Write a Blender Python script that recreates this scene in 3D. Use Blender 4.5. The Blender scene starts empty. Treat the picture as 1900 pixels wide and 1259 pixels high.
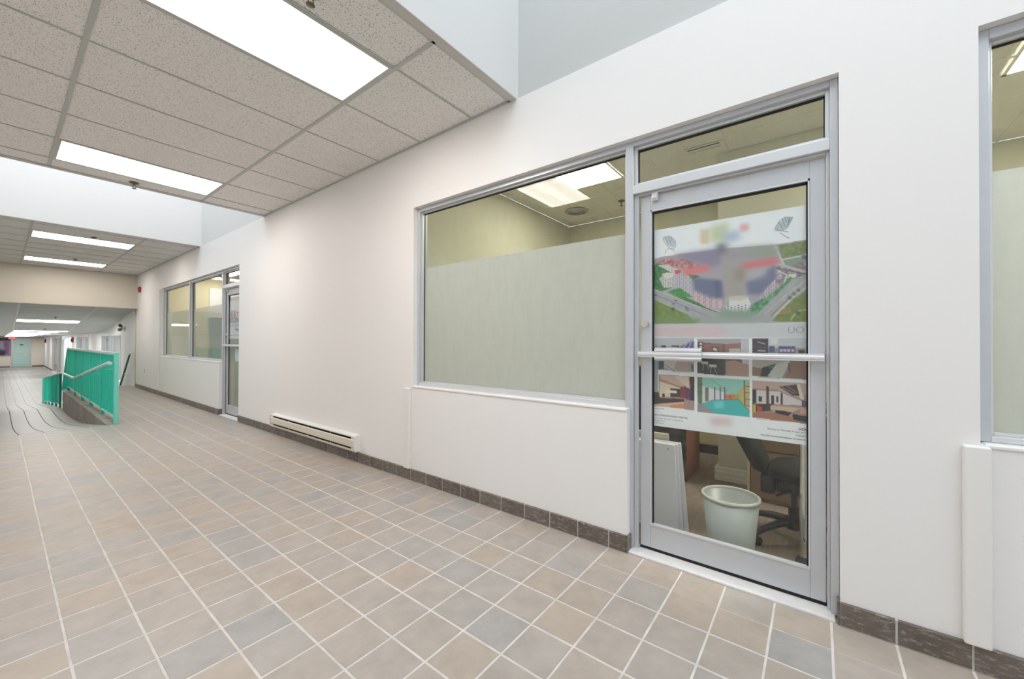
import bpy, bmesh, math, random
import numpy as np
from mathutils import Matrix, Vector

random.seed(7)
S = bpy.context.scene
COL = S.collection
R = math.radians

# ------------------------------------------------------------------ camera
cam_data = bpy.data.cameras.new('camera')
cam_data.sensor_fit = 'HORIZONTAL'
cam_data.sensor_width = 36.0
cam_data.lens = 13.8952
cam_data.clip_start = 0.02
cam_data.clip_end = 200
cam = bpy.data.objects.new('camera', cam_data)
COL.objects.link(cam)
CAM = Vector((-2.245, 0.0, 1.2235))
r_ = Vector((0.60947285, -0.79280124, 0.00300563))
u_ = Vector((-0.00727834, -0.00180425, 0.99997188))
f_ = Vector((0.79277353, 0.60947759, 0.00686992))
M = Matrix((r_, u_, -f_)).transposed().to_4x4()
M.translation = CAM
cam.matrix_world = M
S.camera = cam


def project(x, y, z):
    d = Vector((x, y, z)) - CAM
    w = d.dot(f_)
    if w <= 0.05:
        return None
    return 950 + 733.36 * d.dot(r_) / w, 629.5 - 733.36 * d.dot(u_) / w


# ------------------------------------------------------------------ world, exposure, light levels
world = bpy.data.worlds.new('world')
S.world = world
world.use_nodes = True
world.node_tree.nodes['Background'].inputs[0].default_value = (0.85, 0.92, 1.0, 1)
world.node_tree.nodes['Background'].inputs[1].default_value = 1.0
S.view_settings.view_transform = 'Standard'
S.view_settings.look = 'None'
S.view_settings.exposure = 0.58
S.view_settings.gamma = 1.0
S.view_settings.use_curve_mapping = False
SKYLIGHT = 2.2         # radiance of the daylight panes over the two wells
TROFFER = 10.0          # fluorescent diffusers of the corridor
OFFICE_LAMP = 25.0      # fluorescent diffusers of the offices
LOWER_LAMP = 14.0      # fluorescent diffusers of the lower hall
SHOP_LAMP = 4.0        # lamps of the small shops beside the lower hall
GLAZED_DOOR = 1.6      # daylight behind the outside doors of the lower hall

# ------------------------------------------------------------------ node helpers


def mat(name):
    m = bpy.data.materials.new(name)
    m.use_nodes = True
    nt = m.node_tree
    b = nt.nodes['Principled BSDF']
    return m, nt, b


def lin(c):
    def g(v):
        return v / 12.92 if v <= 0.04045 else ((v + 0.055) / 1.055) ** 2.4
    return tuple(g(v) for v in c[:3]) + (1.0,)


def rgb(r, g, b):
    return lin((r / 255, g / 255, b / 255))


def plain(name, col, rough=0.6, metal=0.0, spec=0.5, noise=0.0, nscale=6.0, bump=0.0, bscale=60.0):
    m, nt, b = mat(name)
    b.inputs['Base Color'].default_value = col
    b.inputs['Roughness'].default_value = rough
    b.inputs['Metallic'].default_value = metal
    b.inputs['Specular IOR Level'].default_value = spec
    tc = nt.nodes.new('ShaderNodeNewGeometry')
    if noise:
        n = nt.nodes.new('ShaderNodeTexNoise')
        n.inputs['Scale'].default_value = nscale
        n.inputs['Detail'].default_value = 5
        nt.links.new(tc.outputs['Position'], n.inputs['Vector'])
        mx = nt.nodes.new('ShaderNodeMix')
        mx.data_type = 'RGBA'
        mx.inputs['A'].default_value = tuple(v * (1 - noise) for v in col[:3]) + (1,)
        mx.inputs['B'].default_value = tuple(min(1, v * (1 + noise)) for v in col[:3]) + (1,)
        nt.links.new(n.outputs['Fac'], mx.inputs['Factor'])
        nt.links.new(mx.outputs['Result'], b.inputs['Base Color'])
    if bump:
        n2 = nt.nodes.new('ShaderNodeTexNoise')
        n2.inputs['Scale'].default_value = bscale
        n2.inputs['Detail'].default_value = 3
        nt.links.new(tc.outputs['Position'], n2.inputs['Vector'])
        bp = nt.nodes.new('ShaderNodeBump')
        bp.inputs['Strength'].default_value = bump
        bp.inputs['Distance'].default_value = 0.004
        nt.links.new(n2.outputs['Fac'], bp.inputs['Height'])
        nt.links.new(bp.outputs['Normal'], b.inputs['Normal'])
    return m


def emitter(name, col, strength, stripe=0.0, axis='Y', period=0.2, phase=0.0):
    """a backlit diffuser; stripe models the tubes showing through it"""
    m = bpy.data.materials.new(name)
    m.use_nodes = True
    nt = m.node_tree
    nt.nodes.remove(nt.nodes['Principled BSDF'])
    e = nt.nodes.new('ShaderNodeEmission')
    e.inputs['Color'].default_value = col
    e.inputs['Strength'].default_value = strength
    out = nt.nodes['Material Output']
    nt.links.new(e.outputs[0], out.inputs['Surface'])
    if stripe:
        tc = nt.nodes.new('ShaderNodeTexCoord')
        sp = nt.nodes.new('ShaderNodeSeparateXYZ')
        nt.links.new(tc.outputs['Object'], sp.inputs[0])
        ma = nt.nodes.new('ShaderNodeMath')
        ma.operation = 'MULTIPLY_ADD'
        ma.inputs[1].default_value = 2 * math.pi / period
        ma.inputs[2].default_value = phase
        nt.links.new(sp.outputs[axis], ma.inputs[0])
        c = nt.nodes.new('ShaderNodeMath')
        c.operation = 'COSINE'
        nt.links.new(ma.outputs[0], c.inputs[0])
        k = nt.nodes.new('ShaderNodeMath')
        k.operation = 'MULTIPLY_ADD'
        k.inputs[1].default_value = strength * stripe
        k.inputs[2].default_value = strength
        nt.links.new(c.outputs[0], k.inputs[0])
        nt.links.new(k.outputs[0], e.inputs['Strength'])
    return m


def glass(name, tint, dirt=0.0, ior=1.45, rough=0.0):
    m = bpy.data.materials.new(name)
    m.use_nodes = True
    nt = m.node_tree
    nt.nodes.remove(nt.nodes['Principled BSDF'])
    t = nt.nodes.new('ShaderNodeBsdfTransparent')
    t.inputs['Color'].default_value = tint
    g = nt.nodes.new('ShaderNodeBsdfGlossy')
    g.inputs['Roughness'].default_value = rough
    # Schlick reflectance, the same from both sides of a thin pane
    lw = nt.nodes.new('ShaderNodeLayerWeight')
    lw.inputs['Blend'].default_value = 0.5
    pw = nt.nodes.new('ShaderNodeMath')
    pw.operation = 'POWER'
    pw.inputs[1].default_value = 5
    nt.links.new(lw.outputs['Facing'], pw.inputs[0])
    fr = nt.nodes.new('ShaderNodeMath')
    fr.operation = 'MULTIPLY_ADD'
    fr.inputs[1].default_value = 0.5
    fr.inputs[2].default_value = 0.035
    nt.links.new(pw.outputs[0], fr.inputs[0])
    mx = nt.nodes.new('ShaderNodeMixShader')
    nt.links.new(fr.outputs[0], mx.inputs[0])
    nt.links.new(t.outputs[0], mx.inputs[1])
    nt.links.new(g.outputs[0], mx.inputs[2])
    last = mx
    if dirt:
        d = nt.nodes.new('ShaderNodeBsdfDiffuse')
        d.inputs['Color'].default_value = (0.75, 0.76, 0.74, 1)
        geo = nt.nodes.new('ShaderNodeNewGeometry')
        mp = nt.nodes.new('ShaderNodeMapping')
        mp.inputs['Scale'].default_value = (1, 5, 1.2)
        nt.links.new(geo.outputs['Position'], mp.inputs['Vector'])
        n = nt.nodes.new('ShaderNodeTexNoise')
        n.inputs['Scale'].default_value = 5
        n.inputs['Detail'].default_value = 6
        n.inputs['Roughness'].default_value = 0.65
        nt.links.new(mp.outputs[0], n.inputs['Vector'])
        mr = nt.nodes.new('ShaderNodeMapRange')
        mr.inputs['From Min'].default_value = 0.42
        mr.inputs['From Max'].default_value = 0.8
        mr.inputs['To Max'].default_value = dirt
        nt.links.new(n.outputs['Fac'], mr.inputs['Value'])
        m2 = nt.nodes.new('ShaderNodeMixShader')
        nt.links.new(mr.outputs[0], m2.inputs[0])
        nt.links.new(mx.outputs[0], m2.inputs[1])
        nt.links.new(d.outputs[0], m2.inputs[2])
        last = m2
    nt.links.new(last.outputs[0], nt.nodes['Material Output'].inputs['Surface'])
    return m


def film(name, col, clear):
    """frosted privacy film: scatters light from both sides, lets a little straight through"""
    m = bpy.data.materials.new(name)
    m.use_nodes = True
    nt = m.node_tree
    nt.nodes.remove(nt.nodes['Principled BSDF'])
    d = nt.nodes.new('ShaderNodeBsdfDiffuse')
    d.inputs['Color'].default_value = col
    t = nt.nodes.new('ShaderNodeBsdfTranslucent')
    t.inputs['Color'].default_value = col
    a = nt.nodes.new('ShaderNodeMixShader')
    a.inputs[0].default_value = 0.40
    nt.links.new(d.outputs[0], a.inputs[1])
    nt.links.new(t.outputs[0], a.inputs[2])
    tr = nt.nodes.new('ShaderNodeBsdfTransparent')
    b = nt.nodes.new('ShaderNodeMixShader')
    b.inputs[0].default_value = clear
    nt.links.new(a.outputs[0], b.inputs[1])
    nt.links.new(tr.outputs[0], b.inputs[2])
    nt.links.new(b.outputs[0], nt.nodes['Material Output'].inputs['Surface'])
    return m


def tile_material(name, stops, rough, mottling, scuff=0.0, bump=0.25):
    """glazed quarry tile: one tone per tile, cloudy mottling, light scuffs"""
    m, nt, b = mat(name)
    oi = nt.nodes.new('ShaderNodeObjectInfo')
    geo = nt.nodes.new('ShaderNodeNewGeometry')
    ad = nt.nodes.new('ShaderNodeMath')
    ad.operation = 'ADD'
    nt.links.new(oi.outputs['Random'], ad.inputs[0])
    nt.links.new(geo.outputs['Random Per Island'], ad.inputs[1])
    fr = nt.nodes.new('ShaderNodeMath')
    fr.operation = 'FRACT'
    nt.links.new(ad.outputs[0], fr.inputs[0])
    cr = nt.nodes.new('ShaderNodeValToRGB')
    while len(cr.color_ramp.elements) > 1:
        cr.color_ramp.elements.remove(cr.color_ramp.elements[0])
    for i, (p, c) in enumerate(stops):
        e = cr.color_ramp.elements[0] if i == 0 else cr.color_ramp.elements.new(p)
        e.position = p
        e.color = c
    nt.links.new(fr.outputs[0], cr.inputs[0])
    n = nt.nodes.new('ShaderNodeTexNoise')
    n.noise_dimensions = '4D'
    n.inputs['Scale'].default_value = 9
    n.inputs['Detail'].default_value = 6
    n.inputs['Roughness'].default_value = 0.6
    nt.links.new(geo.outputs['Position'], n.inputs['Vector'])
    ws = nt.nodes.new('ShaderNodeMath')
    ws.operation = 'MULTIPLY'
    ws.inputs[1].default_value = 30
    nt.links.new(fr.outputs[0], ws.inputs[0])
    nt.links.new(ws.outputs[0], n.inputs['W'])
    mr = nt.nodes.new('ShaderNodeMapRange')
    mr.inputs['From Min'].default_value = 0.3
    mr.inputs['From Max'].default_value = 0.7
    mr.inputs['To Min'].default_value = 1 - mottling
    mr.inputs['To Max'].default_value = 1 + mottling
    nt.links.new(n.outputs['Fac'], mr.inputs['Value'])
    mu = nt.nodes.new('ShaderNodeMix')
    mu.data_type = 'RGBA'
    mu.blend_type = 'MULTIPLY'
    mu.inputs['Factor'].default_value = 1
    nt.links.new(cr.outputs['Color'], mu.inputs['A'])
    nt.links.new(mr.outputs[0], mu.inputs['B'])
    last = mu.outputs['Result']
    if scuff:
        mp = nt.nodes.new('ShaderNodeMapping')
        mp.inputs['Scale'].default_value = (4, 4, 14)
        nt.links.new(geo.outputs['Position'], mp.inputs[0])
        n2 = nt.nodes.new('ShaderNodeTexNoise')
        n2.inputs['Scale'].default_value = 7
        n2.inputs['Detail'].default_value = 8
        n2.inputs['Roughness'].default_value = 0.75
        nt.links.new(mp.outputs[0], n2.inputs['Vector'])
        m2 = nt.nodes.new('ShaderNodeMapRange')
        m2.inputs['From Min'].default_value = 0.52
        m2.inputs['From Max'].default_value = 0.72
        m2.inputs['To Max'].default_value = scuff
        nt.links.new(n2.outputs['Fac'], m2.inputs['Value'])
        mx = nt.nodes.new('ShaderNodeMix')
        mx.data_type = 'RGBA'
        mx.inputs['B'].default_value = (0.55, 0.52, 0.49, 1)
        nt.links.new(m2.outputs[0], mx.inputs['Factor'])
        nt.links.new(last, mx.inputs['A'])
        last = mx.outputs['Result']
    nt.links.new(last, b.inputs['Base Color'])
    b.inputs['Roughness'].default_value = rough
    bp = nt.nodes.new('ShaderNodeBump')
    bp.inputs['Strength'].default_value = bump
    bp.inputs['Distance'].default_value = 0.002
    nt.links.new(n.outputs['Fac'], bp.inputs['Height'])
    nt.links.new(bp.outputs['Normal'], b.inputs['Normal'])
    return m


def mineral_tile(name, col):
    """mineral-fibre ceiling tile: small dark fissures and pits"""
    m, nt, b = mat(name)
    geo = nt.nodes.new('ShaderNodeNewGeometry')
    w = nt.nodes.new('ShaderNodeTexNoise')
    w.inputs['Scale'].default_value = 40
    nt.links.new(geo.outputs['Position'], w.inputs['Vector'])
    av = nt.nodes.new('ShaderNodeMix')
    av.data_type = 'RGBA'
    av.blend_type = 'LINEAR_LIGHT'
    av.inputs['Factor'].default_value = 0.012
    nt.links.new(geo.outputs['Position'], av.inputs['A'])
    nt.links.new(w.outputs['Color'], av.inputs['B'])
    v = nt.nodes.new('ShaderNodeTexVoronoi')
    v.inputs['Scale'].default_value = 140
    v.inputs['Randomness'].default_value = 1
    nt.links.new(av.outputs['Result'], v.inputs['Vector'])
    gate = nt.nodes.new('ShaderNodeSeparateColor')
    nt.links.new(v.outputs['Color'], gate.inputs[0])
    th = nt.nodes.new('ShaderNodeMapRange')
    th.inputs['To Min'].default_value = 0.0
    th.inputs['To Max'].default_value = 0.42
    nt.links.new(gate.outputs[0], th.inputs['Value'])
    lt = nt.nodes.new('ShaderNodeMath')
    lt.operation = 'LESS_THAN'
    nt.links.new(v.outputs['Distance'], lt.inputs[0])
    nt.links.new(th.outputs[0], lt.inputs[1])
    mx = nt.nodes.new('ShaderNodeMix')
    mx.data_type = 'RGBA'
    mx.inputs['A'].default_value = col
    mx.inputs['B'].default_value = tuple(c * 0.36 for c in col[:3]) + (1,)
    nt.links.new(lt.outputs[0], mx.inputs['Factor'])
    nt.links.new(mx.outputs['Result'], b.inputs['Base Color'])
    b.inputs['Roughness'].default_value = 0.95
    b.inputs['Specular IOR Level'].default_value = 0.1
    return m


def wood(name, c1, c2, scale=(1, 12, 1)):
    m, nt, b = mat(name)
    geo = nt.nodes.new('ShaderNodeNewGeometry')
    mp = nt.nodes.new('ShaderNodeMapping')
    mp.inputs['Scale'].default_value = scale
    nt.links.new(geo.outputs['Position'], mp.inputs[0])
    n = nt.nodes.new('ShaderNodeTexNoise')
    n.inputs['Scale'].default_value = 3
    n.inputs['Detail'].default_value = 7
    nt.links.new(mp.outputs[0], n.inputs['Vector'])
    mx = nt.nodes.new('ShaderNodeMix')
    mx.data_type = 'RGBA'
    mx.inputs['A'].default_value = c1
    mx.inputs['B'].default_value = c2
    nt.links.new(n.outputs['Fac'], mx.inputs['Factor'])
    nt.links.new(mx.outputs['Result'], b.inputs['Base Color'])
    b.inputs['Roughness'].default_value = 0.55
    return m


def printed(name, rough=0.35):
    """flat print: colours come from the mesh's own colour attribute"""
    m, nt, b = mat(name)
    a = nt.nodes.new('ShaderNodeAttribute')
    a.attribute_name = 'print'
    nt.links.new(a.outputs['Color'], b.inputs['Base Color'])
    b.inputs['Roughness'].default_value = rough
    return m


MT = {
    'wall': plain('wall paint', (0.86, 0.845, 0.835, 1), 0.55, bump=0.06, bscale=35, noise=0.012, nscale=1.5),
    'well': plain('shaded well paint', (0.56, 0.57, 0.56, 1), 0.6, bump=0.05, bscale=25, noise=0.02, nscale=2),  # dimmer light on the well side walls painted into the tone
    'well_half_shade': plain('half-shaded cool well paint', (0.69, 0.70, 0.69, 1), 0.6, noise=0.012, nscale=2),  # cool white; middle brightness of the wells put into the colour
    'cream': plain('cream paint', (0.62, 0.575, 0.495, 1), 0.6, bump=0.05, bscale=30, noise=0.015),
    'end_paint': plain('light cream paint', (0.86, 0.80, 0.70, 1), 0.6, noise=0.02),
    'gloss': plain('satin trim paint', (0.83, 0.82, 0.80, 1), 0.35, bump=0.05, bscale=30),
    'beige': plain('beige corner guard', (0.62, 0.55, 0.45, 1), 0.5),
    'edge': plain('soffit edge paint', (0.58, 0.56, 0.52, 1), 0.6),
    'fissured': mineral_tile('mineral ceiling tile', (0.84, 0.82, 0.79, 1)),
    'lower_tile': plain('painted ceiling tile', (0.66, 0.69, 0.67, 1), 0.8, noise=0.06, nscale=9),
    'rail': plain('ceiling grid metal', (0.50, 0.51, 0.48, 1), 0.45, metal=0.0),
    'plenum': plain('dark plenum', (0.05, 0.05, 0.05, 1), 0.9),
    'grout': plain('grout', (0.64, 0.605, 0.565, 1), 0.9, noise=0.3, nscale=12, bump=0.3, bscale=120),
    'floor': tile_material('floor tile', [(0.0, (0.425, 0.358, 0.293, 1)), (0.2, (0.415, 0.357, 0.303, 1)), (0.42, (0.40, 0.357, 0.317, 1)),
                                         (0.62, (0.415, 0.365, 0.320, 1)), (0.8, (0.39, 0.36, 0.33, 1)), (1.0, (0.36, 0.343, 0.328, 1))],
                         0.42, 0.11, scuff=0.22),
    'dark_grout': plain('dark grout', (0.16, 0.15, 0.145, 1), 0.9, noise=0.2, nscale=20),
    'ramp': tile_material('ramp tile', [(0.0, (0.37, 0.35, 0.33, 1)), (0.5, (0.36, 0.345, 0.335, 1)), (1.0, (0.34, 0.34, 0.34, 1))], 0.42, 0.08),
    'base': tile_material('baseboard tile', [(0.0, (0.125, 0.102, 0.083, 1)), (0.5, (0.145, 0.12, 0.10, 1)), (1.0, (0.17, 0.143, 0.122, 1))],
                          0.5, 0.2, scuff=0.75),
    'curb': tile_material('curb tile', [(0.0, (0.27, 0.24, 0.205, 1)), (0.5, (0.31, 0.275, 0.24, 1)), (1.0, (0.36, 0.325, 0.285, 1))], 0.55, 0.22, scuff=0.4),
    'alu': plain('silver aluminium', (0.60, 0.62, 0.655, 1), 0.38, metal=0.35, noise=0.04, nscale=14),
    'alu_light': plain('light aluminium', (0.74, 0.75, 0.77, 1), 0.3, metal=0.45),
    'gasket': plain('black gasket', (0.01, 0.011, 0.012, 1), 0.6),
    'dark': plain('dark gap', (0.015, 0.015, 0.015, 1), 0.8),
    'sillstone': plain('painted threshold', (0.74, 0.72, 0.70, 1), 0.8, noise=0.12, nscale=30, bump=0.5, bscale=90),
    'glass': glass('window glass', (0.965, 0.975, 0.955, 1), dirt=0.035),
    'glass_clean': glass('door glass', (0.97, 0.98, 0.97, 1), dirt=0.012),
    'film': film('frosted film', (0.69, 0.715, 0.72, 1), 0.03),
    'film_clear': film('thin frosted film', (0.66, 0.72, 0.67, 1), 0.42),
    'cream_metal': plain('cream enamel', (0.76, 0.71, 0.60, 1), 0.4),
    'white_metal': plain('white enamel', (0.82, 0.81, 0.78, 1), 0.35),
    'teal': plain('teal railing paint', (0.016, 0.66, 0.48, 1), 0.35, noise=0.10, nscale=8),
    'teal_light': plain('pale teal railing paint', (0.20, 0.76, 0.64, 1), 0.4),
    'teal_dark': plain('dark green handrail paint', (0.008, 0.16, 0.115, 1), 0.4),
    'mint': plain('worn mint handrail paint', (0.62, 0.74, 0.72, 1), 0.35),
    'red': plain('red alarm plastic', (0.33, 0.018, 0.015, 1), 0.4),
    'red_sign': emitter('red exit sign face', (0.85, 0.12, 0.14, 1), 1.0),
    'green_sign': emitter('green exit sign face', (0.62, 0.86, 0.78, 1), 0.6),
    'white_plastic': plain('white plastic', (0.80, 0.80, 0.78, 1), 0.4),
    'brass': plain('dull brass', (0.16, 0.125, 0.075, 1), 0.4, metal=0.6),
    'office_wall': plain('office olive paint', (0.62, 0.61, 0.47, 1), 0.7, noise=0.02),
    'office_ceiling': plain('office ceiling board', (0.80, 0.79, 0.70, 1), 0.9, noise=0.03),
    'office_floor': wood('office wood floor', (0.14, 0.10, 0.075, 1), (0.36, 0.29, 0.235, 1), (1.5, 14, 1)),
    'moulding': plain('white moulding', (0.72, 0.69, 0.60, 1), 0.45),
    'yellow_wall': plain('pale yellow office paint', (0.68, 0.63, 0.43, 1), 0.7),
    'binmat': plain('pale grey green plastic', (0.43, 0.465, 0.445, 1), 0.35),
    'bin_rim': plain('pale plastic rim', (0.60, 0.61, 0.56, 1), 0.35),
    'black': plain('black plastic', (0.016, 0.018, 0.021, 1), 0.42),
    'fabric': plain('black chair fabric', (0.008, 0.010, 0.011, 1), 0.85, bump=0.4, bscale=300),
    'chrome': plain('chrome', (0.72, 0.72, 0.70, 1), 0.08, metal=1.0),
    'board': plain('white foam board', (0.90, 0.905, 0.955, 1), 0.5),
    'board_edge': plain('cream framed board', (0.66, 0.63, 0.52, 1), 0.5),
    'brown_wood': wood('brown laminate', (0.20, 0.13, 0.075, 1), (0.27, 0.18, 0.11, 1), (1, 1, 6)),
    'cream_cab': plain('cream cabinet', (0.62, 0.53, 0.34, 1), 0.5),
    'rust': wood('rust patterned print', (0.22, 0.055, 0.025, 1), (0.30, 0.12, 0.06, 1), (6, 6, 9)),
    'grey_vinyl': plain('grey vinyl', (0.45, 0.52, 0.54, 1), 0.4),
    'teal_glass': plain('teal frosted door glass', (0.50, 0.72, 0.68, 1), 0.3),
    'ink': plain('grey ink', (0.10, 0.10, 0.11, 1), 0.6),
    'red_ink': plain('red ink', (0.45, 0.12, 0.12, 1), 0.6),
    'blue_ink': plain('navy ink', (0.08, 0.09, 0.16, 1), 0.6),
    'paper': plain('white paper', (0.80, 0.81, 0.83, 1), 0.6),
    'brown_floor': plain('lower hall floor tile', (0.27, 0.22, 0.18, 1), 0.33, noise=0.12, nscale=3),
    'printed': printed('printed vinyl'),
    'sky_pane': emitter('skylight pane', (0.88, 0.94, 1.0, 1), SKYLIGHT),
    'troffer': emitter('fluorescent diffuser', (1.0, 0.93, 0.86, 1), TROFFER, 0.14, 'Y', 0.28, 0.0),
    'troffer_cool': emitter('cool fluorescent diffuser', (1.0, 0.98, 0.94, 1), LOWER_LAMP),
    'office_lamp': emitter('office diffuser', (1.0, 0.97, 0.86, 1), OFFICE_LAMP),
    'shop_lamp': emitter('shop diffuser', (0.95, 0.98, 1.0, 1), SHOP_LAMP),
    'shop_window_lamp': emitter('warm shop diffuser', (1.0, 0.95, 0.84, 1), 9.0),
    'day_glass': emitter('daylit door glass', (0.92, 0.97, 1.0, 1), GLAZED_DOOR),
}

# ------------------------------------------------------------------ geometry helpers


def link(o, parent=None):
    COL.objects.link(o)
    if parent is not None:
        o.parent = parent
        o.matrix_parent_inverse = parent.matrix_world.inverted()
    return o


def empty(name, loc=(0, 0, 0)):
    o = bpy.data.objects.new(name, None)
    o.empty_display_size = 0.1
    o.matrix_world = Matrix.Translation(loc)
    COL.objects.link(o)
    return o


def tag(o, label, cat, group=None):
    o['label'] = label
    o['category'] = cat
    if group:
        o['group'] = group
    return o


def struct(o):
    o['kind'] = 'structure'
    return o


class MB:
    def __init__(self):
        self.v, self.f, self.smooth = [], [], []

    def add(self, vs, fs, smooth=False):
        n = len(self.v)
        self.v += [tuple(p) for p in vs]
        self.f += [tuple(i + n for i in f) for f in fs]
        self.smooth += [smooth] * len(fs)
        return self

    def box(self, x0, x1, y0, y1, z0, z1):
        x0, x1 = min(x0, x1), max(x0, x1)
        y0, y1 = min(y0, y1), max(y0, y1)
        z0, z1 = min(z0, z1), max(z0, z1)
        vs = [(x0, y0, z0), (x1, y0, z0), (x1, y1, z0), (x0, y1, z0), (x0, y0, z1), (x1, y0, z1), (x1, y1, z1), (x0, y1, z1)]
        fs = [(0, 3, 2, 1), (4, 5, 6, 7), (0, 1, 5, 4), (1, 2, 6, 5), (2, 3, 7, 6), (3, 0, 4, 7)]
        return self.add(vs, fs)

    def tube(self, pts, r, n=10, cap=True):
        pts = [Vector(p) for p in pts]
        rs = r if isinstance(r, (list, tuple)) else [r] * len(pts)
        rings = []
        for i, p in enumerate(pts):
            a = pts[max(i - 1, 0)]
            b = pts[min(i + 1, len(pts) - 1)]
            t = (b - a).normalized()
            ref = Vector((0, 0, 1)) if abs(t.z) < 0.95 else Vector((0, 1, 0))
            u = t.cross(ref).normalized()
            w = u.cross(t).normalized()
            rings.append([p + (u * math.cos(2 * math.pi * k / n) + w * math.sin(2 * math.pi * k / n)) * rs[i] for k in range(n)])
        vs = [q for ring in rings for q in ring]
        fs = []
        for i in range(len(rings) - 1):
            for k in range(n):
                a = i * n + k
                b = i * n + (k + 1) % n
                fs.append((a, a + n, b + n, b))
        self.add(vs, fs, True)
        if cap:
            self.add(rings[0], [tuple(range(n))])
            self.add(rings[-1], [tuple(reversed(range(n)))])
        return self

    def lathe(self, prof, c=(0, 0, 0), n=32, sx=1.0, sy=1.0):
        vs, fs = [], []
        for r, z in prof:
            for k in range(n):
                a = 2 * math.pi * k / n
                vs.append((c[0] + r * sx * math.cos(a), c[1] + r * sy * math.sin(a), c[2] + z))
        for i in range(len(prof) - 1):
            for k in range(n):
                a = i * n + k
                b = i * n + (k + 1) % n
                fs.append((a, b, b + n, a + n))
        return self.add(vs, fs, True)

    def prism(self, poly, axis, a0, a1):
        """poly: 2D outline, extruded along axis ('X','Y','Z') from a0 to a1"""
        n = len(poly)

        def P(q, a):
            return {'X': (a, q[0], q[1]), 'Y': (q[0], a, q[1]), 'Z': (q[0], q[1], a)}[axis]
        vs = [P(q, a0) for q in poly] + [P(q, a1) for q in poly]
        fs = [tuple(range(n)), tuple(reversed(range(n, 2 * n)))]
        fs += [(i, i + n, (i + 1) % n + n, (i + 1) % n) for i in range(n)]
        return self.add(vs, fs)

    def mesh(self, name, m):
        me = bpy.data.meshes.new(name)
        me.from_pydata(self.v, [], self.f)
        for p, s in zip(me.polygons, self.smooth):
            p.use_smooth = s
        bm = bmesh.new()
        bm.from_mesh(me)
        bmesh.ops.recalc_face_normals(bm, faces=bm.faces)
        bm.to_mesh(me)
        bm.free()
        me.materials.append(MT[m] if isinstance(m, str) else m)
        me.update()
        return me

    def build(self, name, m, parent=None, bevel=0.0, seg=2):
        o = bpy.data.objects.new(name, self.mesh(name, m))
        link(o, parent)
        if bevel:
            b = o.modifiers.new('bevel', 'BEVEL')
            b.width = bevel
            b.segments = seg
            b.limit_method = 'ANGLE'
        return o


def box(name, m, b, parent=None, bevel=0.0, seg=2):
    return MB().box(*b).build(name, m, parent, bevel, seg)


def sheet(name, m, x, y0, y1, z0, z1, parent=None):
    return MB().add([(x, y1, z0), (x, y0, z0), (x, y0, z1), (x, y1, z1)], [(0, 1, 2, 3)]).build(name, m, parent)


def text(name, body, m, parent, mw, size, align='LEFT', font=None, bold=0.0):
    c = bpy.data.curves.new(name, 'FONT')
    c.body = body
    c.size = size
    c.align_x = align
    c.extrude = 0.0002
    c.offset = bold
    c.materials.append(MT[m])
    tmp = bpy.data.objects.new(name, c)
    COL.objects.link(tmp)
    bpy.context.view_layer.update()
    me = bpy.data.meshes.new_from_object(tmp.evaluated_get(bpy.context.evaluated_depsgraph_get()))
    bpy.data.objects.remove(tmp)
    me.name = name
    o = bpy.data.objects.new(name, me)
    COL.objects.link(o)
    o.matrix_world = mw
    if parent is not None:
        o.parent = parent
        o.matrix_parent_inverse = parent.matrix_world.inverted()
    return o


def facing_wall(x, y, z):
    """text frame on a surface that faces the corridor"""
    return Matrix(((0, 0, -1, x), (-1, 0, 0, y), (0, 1, 0, z), (0, 0, 0, 1)))


def inst(name, me, loc, parent=None, rot=None, scale=None):
    o = bpy.data.objects.new(name, me)
    o.location = loc
    if rot:
        o.rotation_euler = rot
    if scale:
        o.scale = scale
    return link(o, parent)


def dup(root, loc, label=None, rotz=None):
    r = root.copy()
    COL.objects.link(r)
    r.location = loc
    if rotz is not None:
        r.rotation_euler.z = rotz
    if label:
        r['label'] = label
    for ch in list(root.children):
        c = ch.copy()
        COL.objects.link(c)
        c.parent = r
        for g in list(ch.children):
            d = g.copy()
            COL.objects.link(d)
            d.parent = c
    return r


# ------------------------------------------------------------------ key dimensions
LEFT = -3.9            # left corridor wall, outside the frame
BACK = -6.0            # corridor end behind the camera
CEIL = 2.96
RAMP0, RAMP1, RAMP2, RAMP3 = 8.19, 12.36, 15.0, 20.9
LAND, LOW = -0.44, -0.90
END = 51.0             # end wall of the lower hall
HEADER = 14.2


RAMP_Y = [RAMP0, 8.66, 9.38, 10.2, 11.17, 11.76, 12.31, 13.24, RAMP2, RAMP3, END]
RAMP_Z = [0.0, -0.055, -0.143, -0.235, -0.333, -0.375, -0.409, -0.437, LAND, LOW, LOW]


def ramp_z(y):
    return float(np.interp(y, RAMP_Y, RAMP_Z))


def slope_z(y):
    return max(1.556, 2.076 - 0.0765 * (y - 14.25))


# ------------------------------------------------------------------ right wall (plane X = 0)
w = MB()
T = 0.12
for y0, y1, z0, z1 in [(BACK, -0.488, 0, 0.846), (BACK, -0.488, 2.42, CEIL), (-0.488, -0.082, 0, CEIL), (-0.082, 0.875, 2.415, CEIL),
                       (0.875, 2.832, 0, 0.832), (0.875, 2.832, 2.415, CEIL), (2.832, 6.995, 0, CEIL), (6.995, 7.86, 2.405, CEIL),
                       (7.86, 11.75, 0, 0.88), (7.86, 11.75, 2.405, CEIL), (11.75, 14.4, 0, CEIL)]:
    w.box(0, T, y0, y1, z0, z1)
w.box(0, T, BACK, -3.4, 0.846, 2.42)
wall_right = struct(w.build('wall_right', 'wall'))
wl = MB()
wl.box(0.012, T, 14.4, 16.64, LOW, 2.10)
struct(wl.build('wall_right', 'wall'))
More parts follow.
